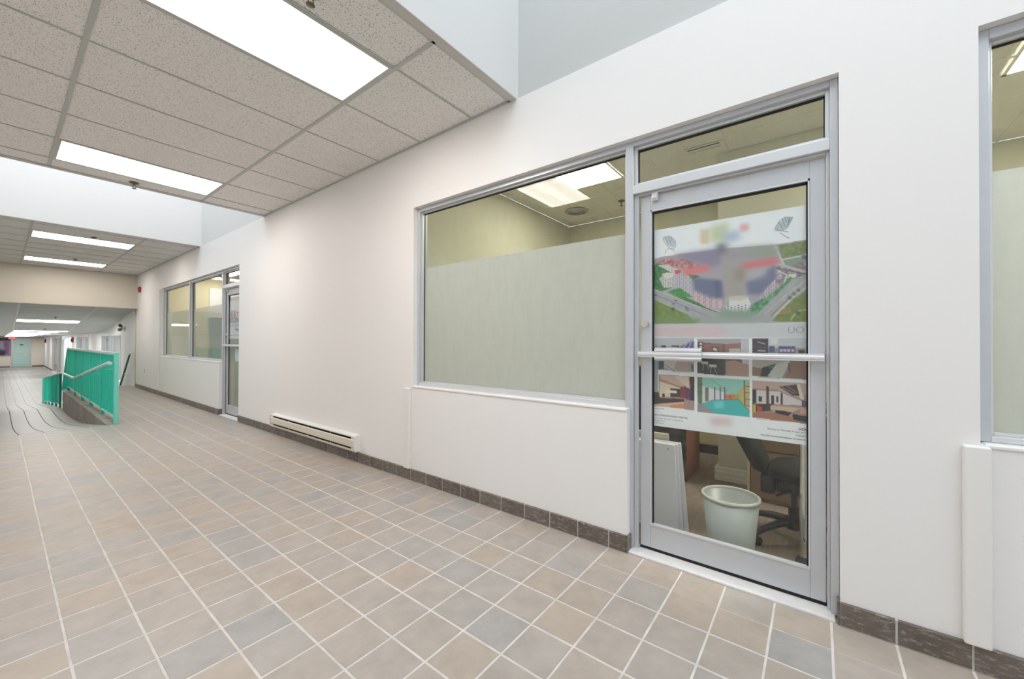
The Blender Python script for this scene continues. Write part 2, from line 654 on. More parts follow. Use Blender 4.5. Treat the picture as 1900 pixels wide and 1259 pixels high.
# walls of the two skylight wells, above the ceiling line
WELLS = [(-5.3, 1.69), (6.09, 8.93)]  # near well and its skylight lengthened, unseen, to brighten the near wall
WTOP = 5.4
for i, (a, b) in enumerate(WELLS):
    struct(box('wall_right', 'well_half_shade' if i else 'well', (0.018, T, a, b, CEIL, WTOP)))  # tone chosen per well to imitate its brightness
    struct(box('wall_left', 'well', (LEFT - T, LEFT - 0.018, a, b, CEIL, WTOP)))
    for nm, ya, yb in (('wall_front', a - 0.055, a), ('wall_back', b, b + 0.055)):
        f = struct(MB().box(LEFT, 0.018, ya, yb, CEIL + 0.004, WTOP).build(nm, 'wall' if i else 'well_half_shade'))  # near well faces toned darker in place of weaker light
        box('soffit_edge', 'edge', (LEFT, 0.0, ya - 0.0005, yb + 0.0005, CEIL - 0.004, CEIL + 0.004), f)
    sk = struct(empty('window_skylight', (LEFT / 2, (a + b) / 2, WTOP)))
    box('pane', 'sky_pane', (LEFT + 0.04, -0.02, a + 0.04, b - 0.04, WTOP, WTOP + 0.02), sk)
    for k in range(5):
        x = LEFT + 0.03 + k * (-LEFT - 0.06) / 4
        box('mullion', 'white_metal', (x - 0.03, x + 0.03, a, b, WTOP - 0.03, WTOP), sk)
    box('curb', 'white_metal', (LEFT - T, T, a - 0.06, b + 0.06, WTOP + 0.02, WTOP + 0.06), sk)
struct(box('wall_left', 'wall', (LEFT - T, LEFT, BACK, HEADER, -1.0, CEIL)))
struct(box('wall_back', 'wall', (LEFT - T, T, BACK - T, BACK, -0.05, CEIL)))
struct(box('wall_left', 'wall', (LEFT - T, LEFT, HEADER, END, -1.0, 2.12)))

# the painted boards that close the joints beside the windows
struct(box('trim_1', 'gloss', (-0.03, 0.001, 2.848, 2.932, 0.101, 0.815), None, 0.008, 3))
struct(box('trim_2', 'gloss', (-0.03, 0.001, -0.511, -0.439, 0.100, 0.842), None, 0.008, 3))
struct(box('trim_3', 'gloss', (-0.02, 0.001, 11.79, 11.87, 0.101, 2.40), None, 0.006, 2))
struct(box('trim_4', 'beige', (-0.012, 0.014, 14.36, 14.44, -0.02, 2.076)))
# rounded caps along the window ledges
for i, (y0, y1, z) in enumerate([(0.878, 2.84, 0.832), (-3.4, -0.50, 0.846), (7.864, 11.74, 0.88)]):
    struct(MB().prism([(-0.006, z - 0.012), (0.002, z - 0.012), (0.06, z - 0.001), (0.06, z + 0.005), (0.0, z + 0.005), (-0.006, z)], 'Y', y0, y1)
           .build('trim_%d' % (5 + i), 'gloss', None, 0.003, 2))

# ------------------------------------------------------------------ floor
floor = struct(MB().box(LEFT, 0.12, BACK, RAMP0, -0.05, -0.0013).box(-1.14, 0.10, RAMP0, 15.2, -0.05, -0.0013).build('floor', 'grout'))
P = 0.2072
PY = 0.2069
GX0, GY0 = 0.0048, 2.0179 - 40 * 0.2069
JN = 0.0075


def tile_mesh(name, sx, sy, h, m, bev=0.002, top=0.0):
    a, b = sx / 2, sy / 2
    vs = [(-a, -b, -h), (a, -b, -h), (a, b, -h), (-a, b, -h), (-a, -b, top - bev), (a, -b, top - bev), (a, b, top - bev), (-a, b, top - bev),
          (-a + bev, -b + bev, top), (a - bev, -b + bev, top), (a - bev, b - bev, top), (-a + bev, b - bev, top)]
    fs = [(0, 1, 5, 4), (1, 2, 6, 5), (2, 3, 7, 6), (3, 0, 4, 7), (4, 5, 9, 8), (5, 6, 10, 9), (6, 7, 11, 10), (7, 4, 8, 11), (8, 9, 10, 11)]
    b_ = MB()
    b_.add(vs, fs)
    return b_


ft = tile_mesh('floor_tile', P - JN, PY - JN, 0.012, 'floor')
ft_mesh = ft.mesh('floor_tile', 'floor')
cells = []
for i in range(19):
    cx = GX0 - P * (i + 0.5)
    if cx - P / 2 < LEFT:
        continue
    for j in range(-2, 110):
        cy = GY0 + PY * (j + 0.5)
        if cy + PY / 2 > RAMP0 and not (cx > -1.14 and cy + PY / 2 < 15.2):
            continue
        if cy < BACK + 0.1:
            continue
        q = [project(cx + sx * P / 2, cy + sy * PY / 2, 0) for sx, sy in ((-1, -1), (1, -1), (1, 1), (-1, 1))]
        if any(v is None for v in q):
            area = 0
        else:
            xs = [v[0] for v in q]
            ys = [v[1] for v in q]
            vis = max(xs) > 0 and min(xs) < 1900 and max(ys) > 0 and min(ys) < 1259
            area = 0
            if vis:
                area = 0.5 * abs(sum(q[k][0] * q[(k + 1) % 4][1] - q[(k + 1) % 4][0] * q[k][1] for k in range(4)))
                fx = max(0.05, (min(max(xs), 1900) - max(min(xs), 0)) / (max(xs) - min(xs)))
                fy = max(0.05, (min(max(ys), 1259) - max(min(ys), 0)) / (max(ys) - min(ys)))
                area *= fx * fy
        cells.append((area, cx, cy))
cells.sort(reverse=True)
rest = MB()
for k, (a, cx, cy) in enumerate(cells):
    cx2 = cx - 0.006 if cx > -0.15 else cx
    if k < 300 and a > 0:
        inst('floor_tile', ft_mesh, (cx2 + random.uniform(-.0006, .0006), cy + random.uniform(-.0006, .0006), random.uniform(-.0004, .0004)), floor)
    else:
        dz = random.uniform(-.0006, .0006)
        rest.add([(v[0] + cx2, v[1] + cy, v[2] + dz) for v in ft.v], ft.f)
# cut tiles of the last row before the ramp
ylast = GY0 + PY * math.floor((RAMP0 - GY0) / PY)
for i in range(19):
    cx = GX0 - P * (i + 0.5)
    if cx - P / 2 >= LEFT and cx + P / 2 < -1.14:
        c = tile_mesh('x', P - JN, RAMP0 - ylast - JN, 0.012, 'floor')
        rest.add([(v[0] + cx, v[1] + (RAMP0 + ylast) / 2, v[2]) for v in c.v], c.f)
ro = rest.build('further_floor_tiles', 'floor', floor)
ro['kind'] = 'stuff'

# ramp, landing and lower hall floor
pr = [(y, ramp_z(y) - 0.003) for y in RAMP_Y] + [(END, LOW - 0.06), (RAMP0, -0.96)]
ramp = struct(MB().prism(pr, 'X', LEFT, -1.27).build('floor_ramp', 'dark_grout'))
rt = MB()
# tiles of the ramp: rows follow the slope and are closely jointed across it
for i in range(19):
    cx = GX0 - P * (i + 0.5)
    if cx - P / 2 < LEFT or cx + P / 2 > -1.2:
        continue
    x0, x1 = cx - P / 2 + 0.006, min(cx + P / 2 - 0.006, -1.276)
    for (ya, yb) in ((RAMP0, RAMP2), (RAMP2, RAMP3)):
        n = round((yb - ya) / 0.2069)
        for j in range(n):
            a = ya + (yb - ya) * j / n + 0.002
            b = ya + (yb - ya) * (j + 1) / n - 0.002
            za, zb = ramp_z(a), ramp_z(b)
            rt.add([(x0, a, za), (x1, a, za), (x1, b, zb), (x0, b, zb), (x0, a, za - .004), (x1, a, za - .004), (x1, b, zb - .004), (x0, b, zb - .004)],
                   [(0, 1, 2, 3), (0, 4, 5, 1), (1, 5, 6, 2), (2, 6, 7, 3), (3, 7, 4, 0)])
o = rt.build('ramp_tiles', 'ramp', ramp)
o['kind'] = 'stuff'
lt_ = MB()
for i in range(20):
    cx = GX0 - 0.2 - P * (i + 0.5) + 0.2
    x0, x1 = max(cx - P / 2 + .003, LEFT), cx + P / 2 - .003
    for j in range(143):
        a = RAMP3 + j * 0.21
        if a + .2 > END:
            break
        lt_.add([(x0, a + .003, LOW), (x1, a + .003, LOW), (x1, a + .207, LOW), (x0, a + .207, LOW)], [(0, 1, 2, 3)])
o = lt_.build('lower_hall_tiles', 'ramp', ramp)
o['kind'] = 'stuff'
struct(box('floor_lower', 'grout', (-1.27, 0.20, 16.4, END, LOW - 0.06, LOW - 0.002)))
# stairs beside the ramp
st = MB()
for k in range(5):
    st.box(-1.14, 0.012, 15.2 + 0.25 * k, 16.46, LOW, -0.18 * (k + 1))
st.box(-1.14, 0.012, 15.19, 15.2, LOW, -0.001)
struct(st.build('floor_stairs', 'brown_floor'))
# the tiled curb between ramp and landing
curb = struct(box('trim_curb', 'curb', (-1.262, -1.142, RAMP0 + 0.05, 14.75, -1.0, -0.004)))
for k in range(32):
    y0 = RAMP0 + 0.0 + k * 0.2069
    if y0 + .2 > 14.76:
        break
    ya, yb = y0 + 0.002, y0 + 0.2069 - 0.002
    zr = ramp_z(yb) - 0.03
    if zr > -0.02:
        zr = -0.02
    top = -0.002
    n = 1 if zr > -0.25 else 2
    for q in range(n):
        z1 = top - q * 0.215
        z0 = zr if q == n - 1 else z1 - 0.212
        MB().box(-1.272, -1.262, ya, yb, z0, z1).build('curb_tile', 'curb', curb)
    MB().box(-1.272, -1.142, ya, yb, -0.004, 0.003).build('curb_cap', 'curb', curb)

# ------------------------------------------------------------------ tiled baseboard
base = struct(MB().box(-0.0115, 0.001, -6, -0.083, 0, 0.099).box(-0.0115, 0.001, 0.879, 6.992, 0, 0.099).box(-0.0115, 0.001, 7.863, 14.36, 0, 0.099)
              .build('baseboard_right', 'grout'))
bt_cache = {}


def base_tile(ya, yb):
    L = round(yb - ya, 3)
    if L < 0.02:
        return
    if L not in bt_cache:
        h = L / 2
        bt_cache[L] = MB().prism([(-0.013, 0.004), (0.0, 0.004), (0.0, 0.100), (-0.010, 0.100), (-0.013, 0.096)], 'Y', -h, h).mesh('baseboard_tile', 'base')
    inst('baseboard_tile', bt_cache[L], (-0.001, (ya + yb) / 2, 0), base)


for a, b in [(-3.0, -0.084), (0.879, 6.993), (7.862, 14.36)]:
    j = math.floor((a - GY0) / PY)
    y = GY0 + j * PY
    while y < b:
        base_tile(max(a, y + 0.0035), min(b, y + PY - 0.0035))
        y += PY
# the tiles turn the corner into the door recesses
for yy, sgn in ((0.866, 1), (-0.082, 1), (7.848, 1)):
    MB().prism([(-0.010, 0.004), (0.041, 0.004), (0.041, 0.100), (-0.010, 0.100)], 'Y', yy, yy + 0.010).build('baseboard_tile', 'base', base)

# ------------------------------------------------------------------ ceilings of the upper corridor
TEES = [-0.718, -1.949, -3.18]
tile_cache = {}


def ceil_panel(parent, x0, x1, y0, y1, z=2.9625):
    g = 0.004
    key = (round(x1 - x0, 3), round(y1 - y0, 3))
    if key not in tile_cache:
        a, b = key[0] / 2 - g, key[1] / 2 - g
        tile_cache[key] = MB().box(-a, a, -b, b, 0, 0.016).mesh('ceiling_tile', 'fissured')
    return inst('ceiling_tile', tile_cache[key], ((x0 + x1) / 2, (y0 + y1) / 2, z + random.uniform(0, .0012)), parent)


def soffit(y0, y1, cross, lamps):
    c = struct(box('ceiling', 'plenum', (LEFT, 0, y0, y1, 2.985, 3.0)))
    xs = [0.0] + TEES + [LEFT]
    ycs = [y0] + [v for v in cross if y0 + .02 < v < y1 - .02] + [y1]
    for t in TEES:
        box('main_tee', 'rail', (t - 0.0125, t + 0.0125, y0, y1, 2.958, 2.961), c)
    for v in ycs[1:-1]:
        for i in range(len(xs) - 1):
            box('cross_tee', 'rail', (xs[i + 1] + .0125, xs[i] - .0125, v - 0.0075, v + 0.0075, 2.9585, 2.9615), c)
    box('wall_angle', 'rail', (-0.022, 0, y0, y1, 2.958, 2.961), c)
    box('wall_angle', 'rail', (LEFT, 0, y0, y0 + .018, 2.958, 2.961), c)
    box('wall_angle', 'rail', (LEFT, 0, y1 - .018, y1, 2.958, 2.961), c)
    for i in range(len(xs) - 1):
        for k in range(len(ycs) - 1):
            if i == 1 and any(ycs[k] < l < ycs[k + 1] for l in lamps):
                continue
            ceil_panel(c, xs[i + 1], xs[i], ycs[k], ycs[k + 1])
    return c


CP = 0.6077
C1 = [2.118 + i * CP for i in range(7)]
soffit(1.745, 6.035, C1, [2.42, 5.46])
C2 = [9.74 + i * 0.605 - 0.605 for i in range(9)]
C2 = [9.14, 9.745, 10.36, 10.97, 11.575, 12.18, 12.785, 13.44, 13.85]
soffit(8.985, HEADER, C2, [10.0, 13.1])
soffit(BACK, -5.355, [], [])
# closing lid beyond the wells keeps daylight where the skylights are
lamp = empty('ceiling_light', (0, 0, 0))
tag(lamp, 'large recessed fluorescent ceiling light nearest to the camera, over the tiled floor', 'ceiling light', 'recessed fluorescent lights of the upper corridor')
LX0, LX1 = -1.949 + .0125, -0.718 - .0125
hw, hl = (LX1 - LX0) / 2, 0.295
fr_ = MB()
for b in [(-hw, hw, -hl, -hl + .022, -0.002, 0.03), (-hw, hw, hl - .022, hl, -0.002, 0.03), (-hw, -hw + .018, -hl, hl, -0.002, 0.03), (hw - .018, hw, -hl, hl, -0.002, 0.03)]:
    fr_.box(*b)
fr_.build('frame', 'rail', lamp)
box('diffuser', 'troffer', (-hw + .016, hw - .016, -hl + .02, hl - .02, 0.004, 0.010), lamp)
box('housing', 'white_metal', (-hw, hw, -hl, hl, 0.010, 0.022), lamp)
lamp.location = ((LX0 + LX1) / 2, 2.422, 2.959)
for y, lab in [(5.461, 'recessed fluorescent ceiling light at the far end of the near ceiling, beside a sprinkler'),
               (10.05, 'longer looking fluorescent ceiling light of the second ceiling, beyond the white light well'),
               (13.11, 'fluorescent ceiling light of the second ceiling next to the cream header wall')]:
    dup(lamp, ((LX0 + LX1) / 2, y, 2.959), lab)


def sprinkler(loc, label, first=[None]):
    if first[0]:
        return dup(first[0], loc, label)
    t = empty('sprinkler_head', (0, 0, 0))
    tag(t, label, 'sprinkler', 'ceiling sprinklers')
    MB().lathe([(0.012, 0.0), (0.04, -0.002), (0.042, -0.006), (0.03, -0.012), (0.012, -0.013)], n=20).build('escutcheon', 'brass', t)
    f = MB()
    f.tube([(0, 0, -0.01), (0, 0, -0.03)], 0.011, 8)
    for s in (-1, 1):
        f.tube([(s * .010, 0, -0.028), (s * .016, 0, -0.042), (s * .003, 0, -0.062)], 0.0035, 6)
    f.build('frame', 'brass', t)
    MB().lathe([(0.0, -0.060), (0.019, -0.062), (0.021, -0.065), (0.0, -0.067)], n=12).build('deflector', 'brass', t)
    t.location = loc
    first[0] = t
    return t


sprinkler((-1.31, 1.99, 2.961), 'brass sprinkler head right above the big near ceiling light, at the top edge')
sprinkler((-1.345, 5.93, 2.961), 'brass sprinkler head on the narrow ceiling strip before the first light well')
sprinkler((-1.275, 9.60, 2.961), 'brass sprinkler head in front of the first light of the second ceiling')
sprinkler((-1.256, 12.45, 2.961), 'brass sprinkler head in front of the light by the cream header')
sprinkler((-1.27, 16.75, slope_z(16.75) - 0.001), 'small sprinkler head on the sloping ceiling beyond the header')
sprinkler((-1.30, 20.2, slope_z(20.2) - 0.001), 'tiny sprinkler head on the sloping ceiling, farthest from the camera')

# header between the ceilings
struct(box('wall_header', 'cream', (LEFT, 0.0, HEADER, HEADER + 0.10, 2.076, CEIL + 0.03)))

# sloping ceiling over the ramp and flat ceiling of the lower hall
c3 = struct(MB().prism([(14.30, 2.10), (21.05, 1.585), (END, 1.585), (END, 1.60), (21.05, 1.60), (14.30, 2.115)], 'X', LEFT, 0.20).build('ceiling', 'plenum'))
yy = [14.32 + 0.61 * i for i in range(12)] + [21.03 + 1.22 * i for i in range(25)]
xs3 = [0.20, -0.718, -1.949, -3.18, LEFT]


def quadslab(x0, x1, ya, yb, dz, t):
    za, zb = slope_z(ya) + dz, slope_z(yb) + dz
    return MB().add([(x0, ya, za), (x1, ya, za), (x1, yb, zb), (x0, yb, zb), (x0, ya, za + t), (x1, ya, za + t), (x1, yb, zb + t), (x0, yb, zb + t)],
                    [(0, 3, 2, 1), (4, 5, 6, 7), (0, 1, 5, 4), (1, 2, 6, 5), (2, 3, 7, 6), (3, 0, 4, 7)])


for k in range(len(yy) - 1):
    for i in range(4):
        quadslab(xs3[i + 1] + .004, xs3[i] - .004, yy[k] + .004, yy[k + 1] - .004, 0.003, 0.012).build('ceiling_tile', 'lower_tile', c3)
for x in xs3[1:4]:
    for a, b in ((14.32, 21.04), (21.04, END)):
        quadslab(x - .014, x + .014, a, b, 0.0, 0.003).build('main_tee', 'white_metal', c3)
lows = [(17.85, 'bright fluorescent light on the sloping ceiling just past the cream header'),
        (21.2, 'bright fluorescent light where the sloping ceiling turns level'),
        (24.8, 'thin bright ceiling light of the lower hall, third beyond the header'),
        (29.0, 'thin bright ceiling light of the lower hall, fourth beyond the header'),
        (34.0, 'thin bright ceiling light of the lower hall, fifth beyond the header'),
        (39.5, 'thin bright ceiling light of the lower hall, sixth beyond the header'),
        (44.0, 'thin bright ceiling light of the lower hall, seventh beyond the header'),
        (48.8, 'thin bright ceiling light of the lower hall, nearest to the end wall')]
for y, lab in lows:
    t = empty('ceiling_light', (-1.333, y, slope_z(y)))
    tag(t, lab, 'ceiling light', 'fluorescent lights of the lower hall')
    quadslab(-1.945, -0.721, y - .30, y + .30, -0.004, 0.006).build('frame', 'rail', t)
    quadslab(-1.925, -0.741, y - .28, y + .28, -0.008, 0.003).build('diffuser', 'troffer_cool', t)

# ------------------------------------------------------------------ storefronts


def member(name, parent, b, m='alu', bevel=0.0025):
    return box(name, m, b, parent, bevel, 2)


def gasket(parent, x, y0, y1, z0, z1, t=0.007):
    g = MB()
    for b in [(x - .004, x + .006, y0, y0 + t, z0, z1), (x - .004, x + .006, y1 - t, y1, z0, z1), (x - .004, x + .006, y0, y1, z1 - t * 1.6, z1),
              (x - .004, x + .006, y0, y1, z0, z0 + t * .3)]:
        g.box(*b)
    return g.build('gasket', 'gasket', parent)


XF, XB = 0.042, 0.13      # front and back of the frames
XG = 0.090                # glass


def pane(parent, y0, y1, z0, z1, m='glass', x=XG):
    p = box('glass_pane', m, (x, x + 0.006, y0, y1, z0, z1), parent)
    gasket(p, x, y0, y1, z0, z1)
    return p


def stops(parent, y0, y1, z0, z1, t=0.012):
    """the thin glazing bead that steps back from the frame face to the glass"""
    for b in [(0.066, 0.086, y0, y0 + t, z0, z1), (0.066, 0.086, y1 - t, y1, z0, z1), (0.066, 0.086, y0 + t, y1 - t, z1 - t, z1), (0.066, 0.086, y0 + t, y1 - t, z0, z0 + t)]:
        member('glazing_bead', parent, b, 'alu_light', 0.0015)


# window beside the near door
w1 = struct(empty('window_1', (0.08, 1.85, 0.83)))
member('jamb', w1, (XF, XB, 2.800, 2.831, 0.837, 2.414))
member('head', w1, (XF, XB, 0.902, 2.800, 2.382, 2.414))
member('sill', w1, (XF, XB, 0.902, 2.800, 0.837, 0.862), 'alu_light')
stops(w1, 0.902, 2.800, 0.862, 2.382)
pane(w1, 0.909, 2.794, 0.868, 2.374)
sheet('frosted_film', 'film', XG + 0.008, 0.916, 2.787, 0.871, 1.888, w1)
# window past the right edge
w2 = struct(empty('window_2', (0.08, -1.9, 0.85)))
member('jamb', w2, (XF, XB, -0.524, -0.489, 0.852, 2.419))
member('head', w2, (XF, XB, -3.39, -0.524, 2.380, 2.419))
member('sill', w2, (XF, XB, -3.39, -0.524, 0.852, 0.874), 'alu_light')
stops(w2, -3.39, -0.524, 0.874, 2.380)
pane(w2, -3.38, -0.530, 0.880, 2.374)
sheet('frosted_film', 'film', XG + 0.008, -3.37, -0.537, 0.884, 1.888, w2)
# windows of the farther shop
w3 = struct(empty('window_3', (0.08, 9.8, 0.88)))
member('jamb', w3, (XF, XB, 11.70, 11.749, 0.886, 2.404))
member('mullion', w3, (XF, XB, 9.72, 9.78, 0.886, 2.372))
member('head', w3, (XF, XB, 7.90, 11.70, 2.372, 2.404))
member('sill', w3, (XF, XB, 7.90, 11.70, 0.886, 0.91), 'alu_light')
for a, b in ((7.90, 9.72), (9.78, 11.70)):
    stops(w3, a, b, 0.91, 2.372)
    pane(w3, a + .007, b - .007, 0.916, 2.366, 'glass_clean')
    sheet('frosted_film', 'film_clear', XG + 0.008, a + .014, b - .014, 0.92, 1.86, w3)


def glazed_door(name, y0, y1, head, with_pad):
    """aluminium door with transom between y0 (hinge side) and y1 (mullion outer face)"""
    d = struct(empty(name, (0.08, (y0 + y1) / 2, 0)))
    mw = 0.046
    member('mullion', d, (XF, XB, y1 - mw, y1, 0.008, head))
    member('jamb', d, (XF, XB, y0, y0 + 0.030, 0.008, head))
    member('head', d, (XF, XB, y0 + .030, y1 - mw, head - 0.028, head))
    bar0, bar1 = 2.101, 2.153
    member('transom_bar', d, (XF, XB, y0 + .030, y1 - mw, bar0, bar1), 'alu_light')
    ia, ib = y0 + .030, y1 - mw
    stops(d, ia, ib, bar1, head - .028, 0.016)
    pane(d, ia + .014, ib - .014, bar1 + .004, head - .042, 'glass')
    # door stop behind the face of the frame
    member('door_stop', d, (0.064, 0.078, ib - 0.024, ib, 0.012, bar0))
    member('door_stop', d, (0.064, 0.078, ia, ia + .012, 0.012, bar0))
    member('door_stop', d, (0.064, 0.078, ia + .012, ib - .024, bar0 - .012, bar0))
    la, lb = ia + .014, ib - .031
    g0, g1 = la + 0.059, lb - 0.057
    leaf = empty('door_leaf', (0.1, (la + lb) / 2, 0.03))
    link_parent(leaf, d)
    X0, X1 = 0.085, 0.128
    member('stile', leaf, (X0, X1, g1, lb, 0.03, 2.086))
    member('stile', leaf, (X0, X1, la, g0, 0.03, 2.086))
    member('top_rail', leaf, (X0, X1, g0, g1, 2.0, 2.086))
    member('bottom_rail', leaf, (X0, X1, g0, g1, 0.03, 0.162))
    gl = box('glass_pane', 'glass_clean', (0.104, 0.110, g0 - .004, g1 + .004, 0.158, 2.004), leaf)
    be = MB()
    for b in [(0.083, 0.104, g0, g0 + .007, 0.162, 2.0), (0.083, 0.104, g1 - .007, g1, 0.162, 2.0), (0.083, 0.104, g0, g1, 1.99, 2.0), (0.080, 0.104, g0, g1, 0.162, 0.17)]:
        be.box(*b)
    be.build('glazing_bead', 'alu_light', leaf)
    gasket(leaf, 0.102, g0 + .006, g1 - .006, 0.166, 1.992, 0.008)
    # push bar
    pb = empty('push_bar', (0.03, (la + lb) / 2, 1.155))
    link_parent(pb, leaf)
    bm_ = MB()
    prof = [(0.028, 1.141), (0.085, 1.141), (0.085, 1.173), (0.028, 1.173), (0.028, 1.165), (0.024, 1.163), (0.024, 1.151), (0.028, 1.149)]
    bm_.prism(prof, 'Y', la + .006, lb - .002).build('bar', 'alu_light', pb, 0.001, 1)
    if with_pad:
        pad = [(0.020, 1.123), (0.030, 1.120), (0.030, 1.196), (0.020, 1.193), (0.006, 1.186), (0.004, 1.176), (0.008, 1.174), (0.008, 1.166), (0.004, 1.164), (0.004, 1.152),
               (0.008, 1.150), (0.008, 1.142), (0.004, 1.140), (0.006, 1.130)]
        MB().prism(pad, 'Y', 0.478, 0.722).build('push_pad', 'alu_light', pb, 0.001, 1)
    for y in (la + .03, lb - .03):
        box('end_bracket', 'alu', (0.050, 0.085, y - .02, y + .02, 1.146, 1.168), pb, 0.003)
    MB().tube([(0.060, lb - .03, 1.335), (0.086, lb - .03, 1.335)], 0.020, 18).build('lock_cylinder', 'chrome', leaf)
    cb = MB().box(0.060, 0.085, lb - .105, lb - .070, 2.045, 2.092).box(0.052, 0.062, lb - .100, lb - .075, 2.055, 2.07)
    cb.build('latch_bracket', 'alu_light', leaf, 0.003)
    box('door_gap', 'dark', (0.090, 0.12, la - .004, lb + .004, 0.012, 0.031), leaf)
    box('threshold', 'sillstone', (-0.004, 0.128, ia - .016, ib + .016, -0.002, 0.012), d, 0.004)
    return d, leaf, (g0, g1)


def link_parent(o, parent):
    o.parent = parent
    o.matrix_parent_inverse = parent.matrix_world.inverted()


bpy.context.view_layer.update()
door1, leaf1, (dg0, dg1) = glazed_door('door_1', -0.081, 0.902, 2.414, True)
door2, leaf2, (eg0, eg1) = glazed_door('door_2', 6.996, 7.90, 2.404, False)
# ------------------------------------------------------------------ printed sheets: a fine grid of coloured cells


def inside(px, py, poly):
    r = np.zeros(px.shape, bool)
    n = len(poly)
    j = n - 1
    for i in range(n):
        xi, yi = poly[i]
        xj, yj = poly[j]
        if yi != yj:
            c = ((yi > py) != (yj > py)) & (px < (xj - xi) * (py - yi) / (yj - yi) + xi)
            r ^= c
        j = i
    return r


def blur(a, r):
    r = int(max(1, r))
    for _ in range(3):
        for ax in (0, 1):
            pad = [(0, 0), (0, 0)]
            pad[ax] = (r + 1, r)
            c = np.cumsum(np.pad(a, pad, mode='edge'), axis=ax)
            n = a.shape[ax]
            hi = np.take(c, range(2 * r + 1, 2 * r + 1 + n), axis=ax)
            lo = np.take(c, range(0, n), axis=ax)
            a = (hi - lo) / (2 * r + 1)
    return a


def paint(w, h, cell, bg, ops):
    nu, nv = int(w / cell) + 1, int(h / cell) + 1
    U, V = np.meshgrid(np.arange(nu) * cell, np.arange(nv) * cell)
    img = np.ones((nv, nu, 3)) * (np.array(bg) / 255.0)
    rng = np.random.default_rng(3)
    for op in ops:
        k = op[0]
        if k == 'l':
            pts, c, wd = op[1], op[2], op[3]
            m = np.zeros(U.shape)
            for (ax_, ay), (bx, by) in zip(pts[:-1], pts[1:]):
                dx, dy = bx - ax_, by - ay
                L2 = dx * dx + dy * dy + 1e-6
                t = np.clip(((U - ax_) * dx + (V - ay) * dy) / L2, 0, 1)
                d = np.hypot(U - ax_ - t * dx, V - ay - t * dy)
                m = np.maximum(m, np.clip((wd * 0.62 + cell * .5 - d) / cell, 0, 1))
            col = np.ones(img.shape) * (np.array(c) / 255.0)
        else:
            m = inside(U + 0.01, V + 0.013, op[1]).astype(float)
            if k == 'p':
                col = np.ones(img.shape) * (np.array(op[2]) / 255.0)
                if op[3]:
                    m = blur(m, op[3] * 2.6 / cell / 1.5)
            elif k == 's':
                su = (np.floor(U / (op[4] * .5)) % 2).astype(bool)
                sv = (np.floor((V + 0.35 * U) / (op[5] * .5)) % 2).astype(bool)
                q = (su & sv)[..., None]
                col = np.where(q, np.array(op[3]) / 255.0, np.array(op[2]) / 255.0)
            else:
                nz = blur(rng.random(U.shape), max(1, op[4] / cell / 4))
                nz = np.clip((nz - nz.mean()) / (nz.std() + 1e-6) * .28 + .5, 0, 1)[..., None]
                col = np.array(op[2]) / 255.0 * (1 - nz) + np.array(op[3]) / 255.0 * nz
        img = img * (1 - m[..., None]) + col * m[..., None]
    return img


def print_sheet(name, img, cell, place, parent=None):
    """place(u, v) in millimetres -> world point"""
    nv, nu = img.shape[:2]
    vs = [place(i * cell, j * cell) for j in range(nv) for i in range(nu)]
    fs = [(j * nu + i, (j + 1) * nu + i, (j + 1) * nu + i + 1, j * nu + i + 1) for j in range(nv - 1) for i in range(nu - 1)]
    me = bpy.data.meshes.new(name)
    me.from_pydata(vs, [], fs)
    at = me.color_attributes.new('print', 'FLOAT_COLOR', 'POINT')
    c = np.clip(img.reshape(-1, 3), 0, 1)
    c = np.where(c <= 0.04045, c / 12.92, ((c + 0.055) / 1.055) ** 2.4)
    at.data.foreach_set('color', np.concatenate([c, np.ones((len(c), 1))], 1).astype(np.float32).ravel())
    me.materials.append(MT['printed'])
    return link(bpy.data.objects.new(name, me), parent)


